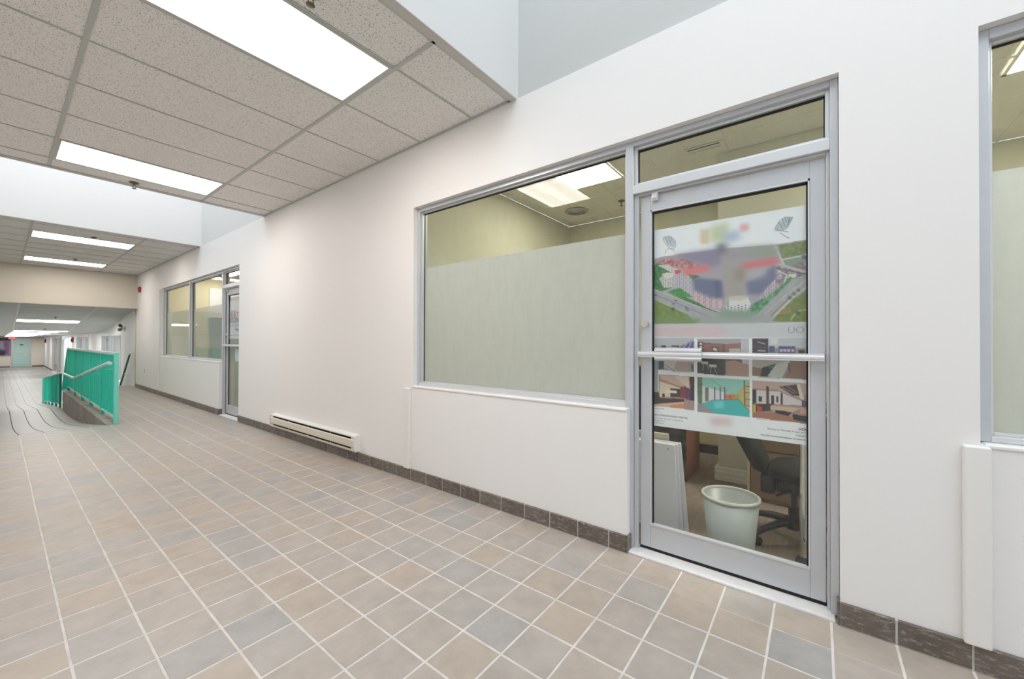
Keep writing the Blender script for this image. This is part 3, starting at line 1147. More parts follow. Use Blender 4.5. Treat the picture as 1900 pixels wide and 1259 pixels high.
POSTER = [["p",[[-7,172],[43,162],[154,158],[342,157],[608,171],[743,165],[742,561],[516,563],[-6,542]],[176,170,180],0],["n",[[615,177],[743,170],[743,242],[634,252]],[112,138,82],[150,150,108],14],["p",[[630,246],[716,236],[728,284],[652,291]],[140,158,146],0],["l",[[601,175],[652,310]],[205,210,200],7,0],["l",[[630,251],[743,237]],[214,214,205],5,0],["n",[[656,286],[743,260],[743,319],[682,302]],[120,112,108],[186,160,150],12],["n",[[710,238],[743,224],[743,325],[724,310]],[205,205,215],[120,120,140],10],["n",[[615,276],[743,325],[743,363],[630,393],[608,337]],[126,118,128],[190,186,190],10],["l",[[599,264],[743,327]],[196,188,192],9,0],["l",[[608,289],[726,331]],[110,100,130],5,0],["l",[[615,303],[652,328],[641,367]],[220,215,200],5,0],["p",[[658,324],[690,327],[686,345],[656,344]],[222,220,206],0],["n",[[-6,217],[40,184],[89,203],[154,263],[262,295],[59,362],[154,388],[355,501],[261,485],[-6,364]],[52,120,60],[92,150,100],16],["n",[[16,194],[83,171],[154,180],[262,229],[228,255],[119,225]],[168,96,102],[208,170,170],10],["s",[[28,208],[83,208],[154,253],[192,288],[143,283],[65,231]],[222,216,216],[170,160,165],14,9],["s",[[37,285],[83,255],[154,272],[154,345],[65,344]],[214,210,208],[140,136,150],13,10],["p",[[53,261],[89,256],[125,266],[119,284],[77,292]],[222,219,208],0],["s",[[119,243],[172,258],[234,322],[262,366],[261,443],[212,398],[154,351],[119,342]],[205,200,208],[120,112,135],11,8],["n",[[89,365],[154,351],[220,405],[200,409],[119,385]],[58,140,70],[80,160,96],12],["p",[[125,247],[157,248],[160,266],[128,269]],[232,84,84],0],["s",[[217,362],[363,420],[368,478],[289,468],[223,423]],[222,196,202],[120,96,125],10,8],["l",[[59,362],[148,406],[261,461],[355,492]],[210,205,190],4,0],["n",[[65,369],[220,435],[368,507],[315,511],[89,396]],[40,108,70],[84,150,110],12],["n",[[-6,338],[89,383],[234,454],[381,513],[355,553],[220,525],[89,446],[-6,396]],[166,168,172],[178,178,184],20],["l",[[-6,370],[177,456],[315,528]],[128,126,150],3,0],["l",[[-6,341],[119,398],[261,467]],[208,206,196],4,0],["p",[[9,378],[25,379],[25,385],[9,384]],[84,84,98],0],["p",[[125,417],[140,418],[140,424],[125,423]],[84,84,98],0],["p",[[110,437],[125,438],[125,444],[110,444]],[84,84,98],0],["p",[[180,463],[195,463],[195,469],[180,469]],[84,84,98],0],["p",[[189,475],[203,476],[203,482],[189,481]],[84,84,98],0],["n",[[-6,399],[89,449],[195,503],[234,555],[-6,549]],[112,138,66],[134,152,92],14],["l",[[-3,399],[192,500]],[196,196,170],3,0],["p",[[107,459],[125,463],[122,481],[107,478]],[64,92,60],2],["p",[[113,162],[342,154],[368,236],[321,254],[206,205]],[146,138,166],7],["p",[[368,161],[608,179],[619,239],[393,228]],[166,160,168],8],["p",[[468,175],[599,180],[603,232],[504,197]],[152,164,142],8],["p",[[154,247],[294,233],[315,265],[195,288]],[226,128,130],6],["p",[[444,251],[612,238],[617,271],[448,279]],[226,116,116],6],["p",[[217,296],[363,328],[373,424],[310,417],[228,369]],[112,120,152],5],["p",[[329,325],[368,334],[373,421],[337,413]],[96,102,140],5],["p",[[373,242],[456,247],[468,438],[378,433]],[172,166,162],9],["p",[[424,277],[478,271],[478,338],[424,333]],[158,146,130],8],["p",[[478,350],[603,275],[610,345],[544,416],[487,412]],[116,124,152],5],["p",[[478,294],[572,282],[562,325],[492,340]],[186,182,194],8],["p",[[342,122],[394,130],[383,186],[342,198]],[120,122,132],7],["s",[[572,380],[614,335],[621,373],[572,423],[539,454],[535,432]],[206,190,198],[126,112,140],10,8],["n",[[610,308],[630,321],[634,364],[608,367]],[214,196,210],[150,124,150],10],["s",[[383,424],[448,437],[487,423],[502,468],[482,489],[398,485],[381,462]],[224,222,220],[120,124,140],200,9],["s",[[383,467],[492,462],[482,500],[398,494]],[226,226,226],[110,116,132],16,12],["p",[[398,417],[482,417],[492,431],[448,440],[393,434]],[206,198,188],2],["n",[[497,468],[539,443],[585,416],[641,367],[663,335],[682,344],[585,456],[525,513],[497,518]],[60,130,88],[140,180,140],9],["n",[[743,330],[743,389],[673,435],[594,527],[516,535],[544,492],[608,426],[673,351]],[164,166,168],[180,180,182],14],["l",[[562,515],[652,421],[743,348]],[200,200,202],3,0],["l",[[599,527],[673,441],[743,381]],[216,206,186],5,0],["l",[[587,527],[663,440]],[120,108,112],3,0],["n",[[743,396],[742,561],[590,554],[608,528],[678,449]],[106,138,62],[140,142,86],14],["n",[[625,499],[665,482],[673,514],[621,523]],[160,140,100],[146,142,90],10],["l",[[742,502],[703,505],[677,530],[669,546]],[196,188,164],4,0],["p",[[688,510],[699,510],[701,521],[690,520]],[44,66,36],1],["p",[[675,417],[686,418],[688,429],[678,428]],[44,66,36],1],["p",[[692,400],[703,401],[705,412],[695,411]],[44,66,36],1],["p",[[658,434],[669,435],[671,446],[660,445]],[44,66,36],1],["p",[[-6,511],[261,532],[261,562],[-6,555]],[126,150,100],6],["p",[[261,526],[516,513],[608,544],[516,568],[261,568]],[166,172,168],8],["p",[[368,490],[520,497],[497,534],[342,523]],[130,160,140],7],["p",[[-6,555],[742,563],[742,640],[-6,632]],[206,208,212],2],["p",[[3,575],[380,582],[380,622],[3,619]],[222,192,196],7],["p",[[259,38],[310,41],[305,123],[259,116]],[226,206,180],5],["p",[[310,30],[399,22],[394,119],[310,118]],[206,216,180],7],["p",[[368,74],[449,71],[449,127],[373,127]],[184,200,220],7],["p",[[449,43],[492,45],[492,84],[454,83]],[238,184,190],4],["p",[[59,48],[101,46],[131,84],[125,120],[89,103]],[196,204,214],2],["l",[[59,54],[83,46],[107,56],[128,84],[131,109],[119,126]],[150,156,168],2,0],["l",[[59,54],[65,74],[83,102],[95,116],[119,126]],[150,156,168],2,0],["l",[[71,50],[89,97]],[150,156,168],2,0],["l",[[89,47],[95,79]],[150,156,168],2,0],["l",[[107,59],[101,92]],[150,156,168],2,0],["l",[[95,116],[77,126],[71,144]],[150,156,168],2,0],["l",[[95,116],[125,139]],[150,156,168],2,0],["p",[[599,102],[617,68],[648,44],[674,52],[657,96],[621,106]],[190,202,208],2],["l",[[604,92],[622,58],[644,43],[674,49],[670,61]],[112,122,138],2,0],["l",[[674,52],[661,76],[648,100],[630,107],[608,98]],[112,122,138],2,0],["l",[[644,46],[652,69]],[112,122,138],2,0],["l",[[657,48],[661,70]],[112,122,138],2,0],["l",[[665,50],[657,85]],[112,122,138],2,0],["l",[[635,49],[643,88]],[112,122,138],2,0],["l",[[621,63],[635,97]],[112,122,138],2,0],["l",[[630,107],[656,117]],[112,122,138],2,0],["l",[[626,117],[652,143],[661,147]],[112,122,138],2,0],["p",[[-3,635],[228,636],[228,824],[28,821]],[168,168,172],0],["p",[[-3,635],[228,636],[217,657],[154,681],[44,682],[-3,664]],[188,190,192],0],["p",[[149,688],[228,651],[228,699],[154,700]],[92,84,140],1],["l",[[166,700],[189,669]],[210,205,225],3,0],["l",[[195,699],[214,660]],[210,205,225],3,0],["p",[[50,676],[77,676],[77,695],[50,695]],[72,70,80],0],["p",[[107,676],[149,678],[149,688],[107,685]],[80,80,90],0],["p",[[34,764],[65,763],[65,813],[35,818]],[70,84,92],0],["p",[[65,763],[137,761],[211,825],[119,830],[65,801]],[206,202,202],0],["l",[[65,788],[125,823]],[130,110,112],3,0],["p",[[137,761],[195,766],[209,825],[154,828],[119,811]],[186,168,162],0],["p",[[211,783],[228,782],[228,824],[214,825]],[96,116,120],0],["p",[[245,639],[492,642],[492,837],[245,829]],[116,100,104],0],["p",[[245,639],[492,642],[492,662],[368,668],[245,657]],[170,165,168],0],["p",[[275,669],[368,665],[368,717],[275,710]],[150,104,94],0],["p",[[383,668],[455,662],[455,715],[383,717]],[156,112,100],0],["p",[[455,645],[492,645],[492,723],[455,724]],[196,194,200],0],["p",[[318,683],[349,686],[349,709],[318,706]],[60,60,66],0],["p",[[323,689],[344,691],[344,706],[323,703]],[206,204,210],0],["p",[[250,657],[272,657],[272,710],[250,710]],[86,64,60],0],["p",[[256,663],[270,663],[270,674],[256,675]],[220,214,208],0],["p",[[256,681],[270,680],[270,692],[256,692]],[220,214,208],0],["p",[[401,691],[451,690],[451,715],[401,716]],[198,194,194],0],["p",[[245,746],[380,742],[380,837],[245,829]],[62,60,68],0],["p",[[385,760],[423,753],[492,773],[492,837],[385,837]],[186,154,138],0],["p",[[455,735],[492,740],[492,773],[463,768]],[206,200,206],0],["p",[[302,777],[342,778],[342,793],[305,794]],[206,200,198],0],["p",[[264,763],[299,765],[299,777],[267,778]],[190,186,186],0],["l",[[315,794],[310,826]],[190,186,190],2,0],["l",[[328,793],[342,830]],[190,186,190],2,0],["l",[[278,778],[272,813]],[190,186,190],2,0],["l",[[291,777],[302,809]],[190,186,190],2,0],["p",[[506,637],[742,638],[742,838],[506,830]],[160,150,148],0],["p",[[506,640],[574,640],[573,713],[506,714]],[76,66,76],0],["l",[[530,656],[562,667]],[210,205,205],3,0],["l",[[530,700],[562,702]],[214,210,212],4,0],["l",[[506,681],[573,686]],[120,110,118],2,0],["p",[[576,637],[742,638],[742,684],[576,686]],[192,194,198],0],["p",[[580,637],[616,637],[614,672],[585,672]],[218,218,220],1],["p",[[578,678],[601,678],[601,710],[578,710]],[96,96,150],0],["p",[[616,677],[686,677],[686,713],[616,715]],[120,108,112],0],["p",[[623,680],[634,680],[634,691],[623,691]],[76,76,170],0],["p",[[623,693],[634,693],[634,704],[623,704]],[200,196,216],0],["p",[[638,680],[649,680],[649,690],[638,691]],[76,76,170],0],["p",[[638,693],[649,693],[649,704],[638,704]],[200,196,216],0],["p",[[654,680],[664,680],[664,690],[653,690]],[76,76,170],0],["p",[[653,693],[664,693],[664,703],[653,704]],[200,196,216],0],["p",[[671,680],[681,679],[681,690],[671,690]],[76,76,170],0],["p",[[671,693],[681,693],[681,703],[671,703]],[200,196,216],0],["p",[[698,695],[723,695],[723,710],[698,711]],[58,58,70],0],["p",[[728,640],[742,640],[742,787],[729,785]],[60,56,62],0],["p",[[506,745],[562,743],[662,745],[585,807],[506,797]],[186,176,170],0],["p",[[506,783],[548,792],[541,831],[506,830]],[150,120,104],0],["p",[[548,787],[607,763],[571,829],[541,831]],[50,54,60],0],["p",[[573,781],[594,772],[607,777],[580,791]],[40,130,130],0],["p",[[571,829],[607,769],[664,745],[642,810],[629,837]],[204,206,202],0],["p",[[664,745],[742,743],[742,835],[647,830]],[156,124,108],0],["l",[[658,761],[664,803]],[80,66,62],3,0],["p",[[-3,963],[228,863],[228,1036],[-3,1020]],[176,140,130],0],["p",[[35,846],[228,851],[228,1036],[-3,1020],[-3,950],[35,947]],[178,136,120],0],["p",[[41,849],[125,851],[206,916],[154,907],[47,871]],[206,182,170],0],["p",[[125,851],[200,853],[203,916],[154,883]],[226,206,190],0],["p",[[41,887],[119,907],[154,919],[154,968],[41,978]],[222,208,186],0],["p",[[101,923],[154,922],[154,971],[101,973]],[72,62,62],0],["p",[[77,934],[137,936],[137,948],[77,950]],[236,228,214],0],["p",[[154,913],[183,905],[206,976],[154,974]],[140,66,64],0],["p",[[183,911],[209,921],[209,982],[183,978]],[110,60,110],0],["p",[[206,849],[231,851],[231,985],[209,982]],[60,50,56],0],["l",[[206,874],[231,875]],[96,86,92],2,0],["l",[[206,904],[231,905]],[96,86,92],2,0],["p",[[56,958],[68,954],[71,975],[56,977]],[50,52,50],0],["p",[[-3,953],[35,953],[41,984],[177,978],[177,1000],[41,1016],[-3,1026]],[72,62,64],0],["p",[[-3,1026],[177,993],[177,1030],[-3,1036]],[222,186,156],0],["p",[[89,1023],[177,1003],[177,1033],[104,1034]],[216,146,116],0],["p",[[180,978],[231,985],[231,1036],[180,1036]],[176,150,144],0],["p",[[245,850],[494,850],[494,1044],[245,1041]],[150,196,190],0],["p",[[245,850],[270,852],[270,994],[250,1001],[245,943]],[112,128,100],0],["l",[[245,889],[270,890]],[60,72,60],2,0],["l",[[245,931],[270,932]],[60,72,60],2,0],["p",[[272,858],[494,850],[487,873],[438,915],[380,931],[275,899]],[150,204,194],0],["l",[[310,858],[393,919]],[110,150,150],2,0],["p",[[272,899],[380,926],[383,966],[272,993]],[222,222,228],0],["p",[[283,904],[302,906],[302,976],[283,984]],[120,130,96],0],["p",[[328,901],[336,903],[336,973],[328,979]],[90,100,106],0],["p",[[357,899],[362,901],[362,970],[357,977]],[90,100,106],0],["p",[[378,897],[383,900],[383,968],[378,975]],[90,100,106],0],["p",[[383,934],[438,932],[438,955],[383,960]],[216,124,66],0],["p",[[401,935],[411,935],[411,957],[401,958]],[226,80,46],0],["p",[[426,931],[445,929],[445,957],[426,959]],[176,164,76],0],["p",[[445,909],[470,885],[494,856],[494,1016],[463,975],[445,960]],[196,180,120],0],["l",[[470,857],[472,980]],[40,50,46],3,0],["l",[[472,885],[494,886]],[60,60,50],2,0],["l",[[472,918],[494,919]],[60,60,50],2,0],["l",[[472,952],[494,953]],[60,60,50],2,0],["l",[[472,985],[494,986]],[60,60,50],2,0],["p",[[272,1002],[315,975],[383,963],[445,957],[494,1022],[494,1044],[341,1042]],[64,190,190],0],["p",[[328,979],[373,969],[378,1006],[331,1017]],[120,214,214],2],["p",[[245,1002],[272,1002],[341,1042],[245,1041]],[160,150,156],0],["l",[[261,1003],[320,971],[443,957],[494,1016]],[70,84,104],2,0],["p",[[506,852],[742,853],[741,1048],[506,1042]],[170,140,128],0],["p",[[506,852],[742,853],[742,881],[711,930],[607,892],[506,894]],[194,168,160],0],["p",[[618,877],[690,862],[702,918],[677,918]],[74,56,56],0],["l",[[629,879],[683,907]],[190,180,172],2,0],["l",[[651,872],[690,901]],[190,180,172],2,0],["p",[[690,859],[702,861],[719,930],[704,931]],[226,214,206],0],["p",[[711,936],[740,938],[739,969],[711,967]],[96,74,120],0],["p",[[506,899],[525,898],[525,964],[506,976]],[56,46,56],0],["p",[[525,903],[618,901],[711,941],[711,961],[525,969]],[216,208,208],0],["p",[[566,878],[578,880],[578,969],[566,970]],[86,60,56],0],["p",[[625,906],[636,908],[636,964],[625,965]],[86,60,56],0],["p",[[587,923],[600,922],[600,967],[587,968]],[50,44,50],0],["p",[[534,933],[548,931],[548,959],[534,960]],[60,60,70],0],["p",[[607,926],[616,926],[616,955],[607,956]],[70,70,80],0],["p",[[506,976],[589,963],[589,1000],[506,1015]],[72,50,60],0],["p",[[508,976],[520,975],[522,1019],[510,1020]],[196,190,70],0],["p",[[527,980],[548,983],[548,1005],[525,1013]],[206,66,60],0],["p",[[584,974],[710,972],[672,997],[584,996]],[206,180,160],0],["p",[[602,994],[672,997],[655,1020],[607,1014]],[46,46,54],0],["p",[[506,1015],[607,1009],[694,1025],[741,1040],[741,1048],[506,1042]],[166,116,96],0],["p",[[672,1007],[741,1010],[741,1043],[677,1033]],[44,44,54],0],["p",[[706,972],[741,979],[741,1004],[702,999]],[206,160,146],0],["p",[[-3,766],[28,765],[28,951],[-3,953]],[160,178,186],0],["l",[[28,752],[28,951]],[96,120,130],2,0],["l",[[3,1048],[65,1045]],[150,150,156],2,0],["l",[[532,834],[620,837]],[150,150,155],2,0],["l",[[525,1048],[640,1045]],[160,160,165],2,0],["p",[[310,1066],[413,1059],[413,1099],[310,1106]],[224,200,202],7]]
PX = 0.1115
poster = print_sheet('door_poster', paint(738, 1150, 3.0, (243, 246, 250), POSTER), 3.0, lambda u, v: (PX, 0.764 - u / 1000, 1.885 - v / 1000))
tag(poster, 'large white poster with aerial view and six small photos inside the near door glass', 'poster')
TX = PX - 0.0006
for body, y, z, sz, m, al, bo in [
        ('ORCA PRESENTATION CENTRE', 0.761, 0.797, 0.0135, 'ink', 'LEFT', 0.0),
        ('UO', 0.043, 1.272, 0.044, 'ink', 'RIGHT', -0.0012),
        ('HOU', 0.030, 0.804, 0.0165, 'ink', 'RIGHT', 0.0004),
        ('Monday to Thursday 11 a.m. to 7 p', 0.029, 0.791, 0.0115, 'ink', 'RIGHT', 0.0),
        ('Closed Fri', 0.030, 0.774, 0.0115, 'ink', 'RIGHT', 0.0),
        ('Saturday, Sunday & holidays 12 noon to 5', 0.029, 0.757, 0.0115, 'ink', 'RIGHT', 0.0)]:
    text('lettering', body, m, poster, facing_wall(TX, y, z), sz, al, None, bo)
# small print too fine to read: rows of short strokes
for z, y1 in ((0.780, 0.595), (0.766, 0.690), (0.753, 0.705)):
    g = MB()
    y = 0.760
    while y > y1:
        wd = random.uniform(.006, .018)
        g.add([(TX, y, z), (TX, y - wd, z), (TX, y - wd, z + .0045), (TX, y, z + .0045)], [(0, 1, 2, 3)])
        y -= wd + .004
    g.build('fine_print', 'grey_vinyl', poster)

# ------------------------------------------------------------------ baseboard heater
h = tag(empty('baseboard_heater', (-0.03, 4.65, 0.1)), 'cream electric baseboard heater low on the white wall above the tiled baseboard', 'heater')
H0, H1 = 3.66, 5.66
MB().prism([(0.0, 0.118), (0.0, 0.283), (-0.008, 0.283), (-0.008, 0.118)], 'Y', H0, H1).build('back_plate', 'cream_metal', h)
MB().prism([(-0.008, 0.275), (-0.008, 0.284), (-0.064, 0.272), (-0.064, 0.262)], 'Y', H0, H1).build('top_hood', 'white_metal', h)
MB().prism([(-0.066, 0.240), (-0.072, 0.232), (-0.069, 0.170), (-0.062, 0.158), (-0.058, 0.160), (-0.064, 0.172), (-0.067, 0.230), (-0.060, 0.240)], 'Y', H0 + .004, H1 - .004).build('front_panel', 'cream_metal', h)
MB().prism([(-0.008, 0.118), (-0.058, 0.118), (-0.066, 0.140), (-0.062, 0.142), (-0.054, 0.124), (-0.008, 0.124)], 'Y', H0, H1).build('bottom_lip', 'cream_metal', h)
MB().box(-0.048, -0.010, H0 + .05, H1 - .05, 0.13, 0.26).build('heating_element', 'dark', h)
for i in range(3):
    y = H0 + 0.5 * (i + 1)
    box('louver_stay', 'cream_metal', (-0.050, -0.010, y - .003, y + .003, 0.124, 0.272), h)
cap = [(0.0, 0.116), (0.0, 0.286), (-0.008, 0.286), (-0.066, 0.274), (-0.066, 0.245), (-0.075, 0.232), (-0.072, 0.165), (-0.066, 0.14), (-0.058, 0.116)]
for y in (H0 - .004, H1):
    MB().prism(cap, 'Y', y, y + 0.004).build('end_cap', 'white_metal', h)
for y in (H0 + .004, H1 - .07):
    box('end_cover', 'cream_metal', (-0.062, -0.01, y, y + 0.062, 0.124, 0.27), h)

# ------------------------------------------------------------------ teal railings
rl = tag(empty('ramp_railing', (-1.2, 8.3, 0)), 'teal green railing panel of close upright bars standing on the tiled curb', 'railing')
RX = -1.172
MB().box(RX - .025, RX + .025, 8.20, 8.25, 0.0, 1.052).build('end_post', 'teal_light', rl, 0.003)
MB().box(RX - .026, RX + .026, 8.25, 14.84, 1.015, 1.055).build('top_rail', 'mint', rl, 0.004)
MB().prism([(14.80, 1.055), (14.86, 1.055), (16.10, -0.10), (16.04, -0.10)], 'X', RX - .02, RX + .02).build('end_bar', 'teal', rl)
MB().box(RX - .02, RX + .02, 8.25, 14.75, 0.085, 0.105).build('bottom_rail', 'mint', rl)
for y in (9.49, 10.78, 12.0, 13.28, 14.62):
    MB().box(RX - .022, RX + .022, y - .03, y + .03, 0.003, 1.02).build('post', 'teal', rl, 0.002)
bal = MB().box(-.008, .008, -.008, .008, 0.10, 1.02).mesh('baluster', 'teal')
y = 8.34
while y < 14.72:
    inst('baluster', bal, (RX, y, 0), rl)
    y += 0.105
y = 14.86
while y < 15.95:
    zt = 1.03 - (y - 14.86) * 1.155 / 1.24
    MB().box(RX - .008, RX + .008, y - .008, y + .008, -0.08 if y > 14.75 else 0.1, zt).build('baluster', 'teal', rl)
    y += 0.105
# handrail on the ramp side
hr = MB()
HX = -1.262
hr.tube([(HX, 8.02, 0.905), (HX, 8.10, 0.905), (HX, 12.34, 0.448), (HX, 12.44, 0.440), (HX, 14.90, 0.425)], 0.024, 12).build('handrail', 'mint', rl)
for y in (8.45, 9.6, 10.78, 12.0, 13.3):
    z = 0.905 - max(0, y - 8.1) * 0.1078 if y < 12.36 else 0.435
    MB().tube([(HX, y, z - .02), (HX, y, z - .07), (RX, y, z - .07)], 0.008, 8).build('rail_bracket', 'teal_light', rl)
r2 = tag(empty('ramp_railing', (-1.272, 15, LAND)), 'short low teal railing farther down the ramp, left of the curb', 'railing')
HX2 = -1.285
MB().tube([(HX2, 14.93, 0.424), (HX2, 15.02, 0.42), (HX2, 20.9, -0.035)], 0.026, 12).build('handrail', 'mint', r2)


def r2z(y):
    return 0.42 - (y - 15.02) * 0.455 / 5.88


MB().box(HX2 - .02, HX2 + .02, 14.93, 14.99, LAND, 0.41).build('end_post', 'teal_dark', r2)
MB().box(HX2 - .03, HX2 + .03, 20.80, 20.90, LOW, -0.04).build('end_post', 'teal_light', r2)
for y in (16.1, 17.3, 18.5, 19.7):
    MB().box(HX2 - .022, HX2 + .022, y - .03, y + .03, ramp_z(y), r2z(y) - .02).build('post', 'teal', r2)
y = 15.1
while y < 20.75:
    MB().box(HX2 - .008, HX2 + .008, y - .008, y + .008, ramp_z(y) + .09, r2z(y) - .02).build('baluster', 'teal', r2)
    y += 0.13
MB().add([(HX2 - .015, 15.0, LAND + .08), (HX2 + .015, 15.0, LAND + .08), (HX2 + .015, 20.85, LOW + .08), (HX2 - .015, 20.85, LOW + .08),
          (HX2 - .015, 15.0, LAND + .1), (HX2 + .015, 15.0, LAND + .1), (HX2 + .015, 20.85, LOW + .1), (HX2 - .015, 20.85, LOW + .1)],
         [(0, 1, 2, 3), (4, 5, 6, 7), (0, 1, 5, 4), (1, 2, 6, 5), (2, 3, 7, 6), (3, 0, 4, 7)]).build('bottom_rail', 'mint', r2)
# wall handrail of the stairs
wh = tag(empty('wall_handrail', (-0.06, 15.2, 0.5)), 'dark green handrail sloping down the white wall beside the stairs', 'handrail')
MB().tube([(0.012, 14.46, 0.90), (-0.05, 14.50, 0.90), (-0.07, 14.58, 0.895), (-0.07, 14.72, 0.86)], 0.018, 10).build('end_return', 'mint', wh)
MB().tube([(-0.07, 14.70, 0.867), (-0.07, 16.05, -0.10)], 0.021, 12).build('rail', 'teal_dark', wh)
MB().tube([(0.014, 15.42, 0.28), (-0.07, 15.42, 0.28), (-0.07, 15.42, 0.34)], 0.008, 8).build('bracket', 'mint', wh)

# ------------------------------------------------------------------ small wall fittings
fa = tag(empty('fire_alarm', (-0.02, 13.87, 2.55)), 'red fire alarm horn high on the wall beside the cream header', 'alarm')
MB().box(-0.045, 0.0, 13.79, 13.93, 2.485, 2.625).build('body', 'red', fa, 0.008)
MB().lathe([(0.0, 0.0), (0.035, 0.002), (0.04, 0.01)], n=16).build('sounder', 'red', fa).matrix_world = Matrix.Translation((-0.055, 13.86, 2.56)) @ Matrix.Rotation(R(90), 4, 'Y')
box('mounting_box', 'white_metal', (-0.02, 0.0, 13.80, 13.92, 2.465, 2.485), fa)
oc = tag(empty('wall_outlet', (-0.004, 13.29, 0.47)), 'small pale wall outlet above the baseboard near the stairs', 'outlet')
box('cover_plate', 'white_plastic', (-0.007, 0, 13.25, 13.33, 0.42, 0.535), oc, 0.002)
for z in (0.452, 0.503):
    box('socket', 'dark', (-0.009, -0.006, 13.275, 13.305, z - .012, z + .012), oc)
em = tag(empty('emergency_light', (-0.01, 16.0, 1.58)), 'twin head emergency light on the white wall above the stairs', 'emergency light')
box('backplate', 'white_plastic', (-0.022, 0.011, 15.86, 16.0, 1.54, 1.64), em, 0.006)
for dy, dz in ((0.10, 0.075), (0.16, -0.03)):
    a = Vector((-0.02, 15.95, 1.59))
    b = Vector((-0.07, 15.95 + dy, 1.59 + dz))
    hd = MB().tube([a, a.lerp(b, .6)], 0.009, 8)
    hd.tube([a.lerp(b, .6), a.lerp(b, .75), b, b + (b - a) * .3], [0.014, 0.034, 0.042, 0.040], 14)
    hd.build('lamp_head', 'brass', em)

# ------------------------------------------------------------------ lower hall
struct(box('wall_end', 'end_paint', (LEFT, 0.25, END, END + .1, LOW - .1, 1.62)))
struct(box('baseboard_end', 'base', (LEFT, -1.64, END - .02, END, LOW, LOW + 0.1)))
struct(box('baseboard_end', 'base', (-0.52, 0.08, END - .02, END, LOW, LOW + 0.1)))
XR = 0.10
wr = MB()
OPEN = [(16.9, 21.0), (24.4, 28.7), (30.5, 34.5), (36.5, 42.5)]
prev = 16.64
for a, b in OPEN:
    ztop = 2.1 if a < 21 else 1.6
    wr.box(XR, XR + .1, prev, a, LOW, ztop)
    wr.box(XR, XR + .1, a, b, 1.46, ztop)
    prev = b
wr.box(XR, XR + .1, prev, END, LOW, 1.6)
struct(wr.build('wall_right', 'wall'))
struct(box('wall_right', 'wall', (0.012, XR + .1, 16.60, 16.64, LOW, 2.0)))
struct(box('baseboard_lower', 'base', (XR - .015, XR, 42.5, END, LOW, LOW + .1)))
struct(box('baseboard_lower', 'base', (XR - .015, XR, 34.6, 36.4, LOW, LOW + .1)))


def shop(name, a, b, sill, posts, glassmat):
    s = struct(empty(name, (XR + .05, (a + b) / 2, LOW)))
    for y in posts:
        box('mullion', 'alu', (XR - .01, XR + .09, y - .035, y + .035, LOW + .005, 1.455), s)
    box('head', 'alu', (XR - .01, XR + .09, a + .001, b - .001, 1.40, 1.459), s)
    if sill:
        box('sill', 'gloss', (XR - .01, XR + .09, a + .001, b - .001, LOW + .005, LOW + sill), s)
    ps = sorted(posts)
    for p0, p1 in zip(ps[:-1], ps[1:]):
        box('glass_pane', glassmat, (XR + .045, XR + .052, p0 + .035, p1 - .035, LOW + sill + .005, 1.40), s)
    return s


shop('window_4', 16.9, 21.0, 0.85, [16.94, 18.9, 19.4, 20.96], 'glass_clean')
shop('window_5', 24.4, 28.7, 0.85, [24.44, 26.0, 26.5, 28.66], 'glass_clean')
shop('door_3', 30.5, 34.5, 0.0, [30.54, 32.5, 34.46], 'day_glass')
shop('door_4', 36.5, 42.5, 0.0, [36.54, 38.4, 38.9, 42.46], 'glass_clean')
struct(box('trim_8', 'gloss', (XR - .03, XR - .011, 34.55, 35.6, LOW, -0.2)))
# rooms behind those shop windows
for i, (a, b, m) in enumerate([(16.7, 21.3, 'wall'), (24.2, 28.9, 'wall'), (36.3, 42.7, 'cream')]):
    rm = MB()
    rm.box(2.6, 2.65, a, b, LOW, 1.6).box(XR + .1, 2.65, a - .05, a, LOW, 1.6).box(XR + .1, 2.65, b, b + .05, LOW, 1.6)
    rm.box(XR + .1, 2.65, a, b, LOW - .05, LOW).box(XR + .1, 2.65, a, b, 1.6, 1.65)
    struct(rm.build('wall_shop', m))
    t = tag(empty('ceiling_light', (1.1, (a + b) / 2, 1.59)), ['bright ceiling light inside the shop beside the stairs, over the railing',
                                                              'bright ceiling light inside the middle shop of the lower hall',
                                                              'warm ceiling light inside the shop nearest the end wall'][i], 'ceiling light')
    box('frame', 'white_metal', (0.5, 1.1, a + .6, b - .6, 1.575, 1.6), t)
    box('diffuser', 'shop_lamp', (0.52, 1.08, a + .62, b - .62, 1.57, 1.575), t)
# end door
d5 = struct(empty('door_5', (-1.07, END, LOW)))
DZ = LOW
for b in [(-1.58, -1.49, DZ, 1.45), (-0.66, -0.57, DZ, 1.45)]:
    box('jamb', 'alu', (b[0], b[1], END - .06, END, b[2], b[3]), d5)
box('head', 'alu', (-1.49, -0.66, END - .06, END, 1.38, 1.45), d5)
box('transom_bar', 'alu', (-1.49, -0.66, END - .06, END, 1.19, 1.24), d5)
box('transom_pane', 'teal_glass', (-1.49, -0.66, END - .03, END, 1.24, 1.38), d5)
lf = box('door_leaf', 'teal_glass', (-1.49, -0.66, END - .04, END, DZ + .04, 1.19), d5)
box('push_bar', 'alu', (-1.49, -0.66, END - .08, END - .04, 0.20, 0.26), lf)
box('number_plate', 'dark', (-1.16, -0.98, END - .046, END - .04, 0.86, 0.93), lf)
box('notice', 'paper', (-0.93, -0.80, END - .046, END - .04, 0.08, 0.24), lf)
# exit signs, alarms and framed picture of the lower hall
ex = tag(empty('exit_sign', (-1.6, 48, 1.5)), 'small red lit exit sign hanging over the teal end door', 'sign')
box('housing', 'red', (-1.78, -1.43, 47.98, 48.03, 1.33, 1.52), ex)
box('face', 'red_sign', (-1.77, -1.44, 47.972, 47.98, 1.34, 1.51), ex)
box('hanger', 'white_metal', (-1.62, -1.59, 48.0, 48.01, 1.52, 1.56), ex)


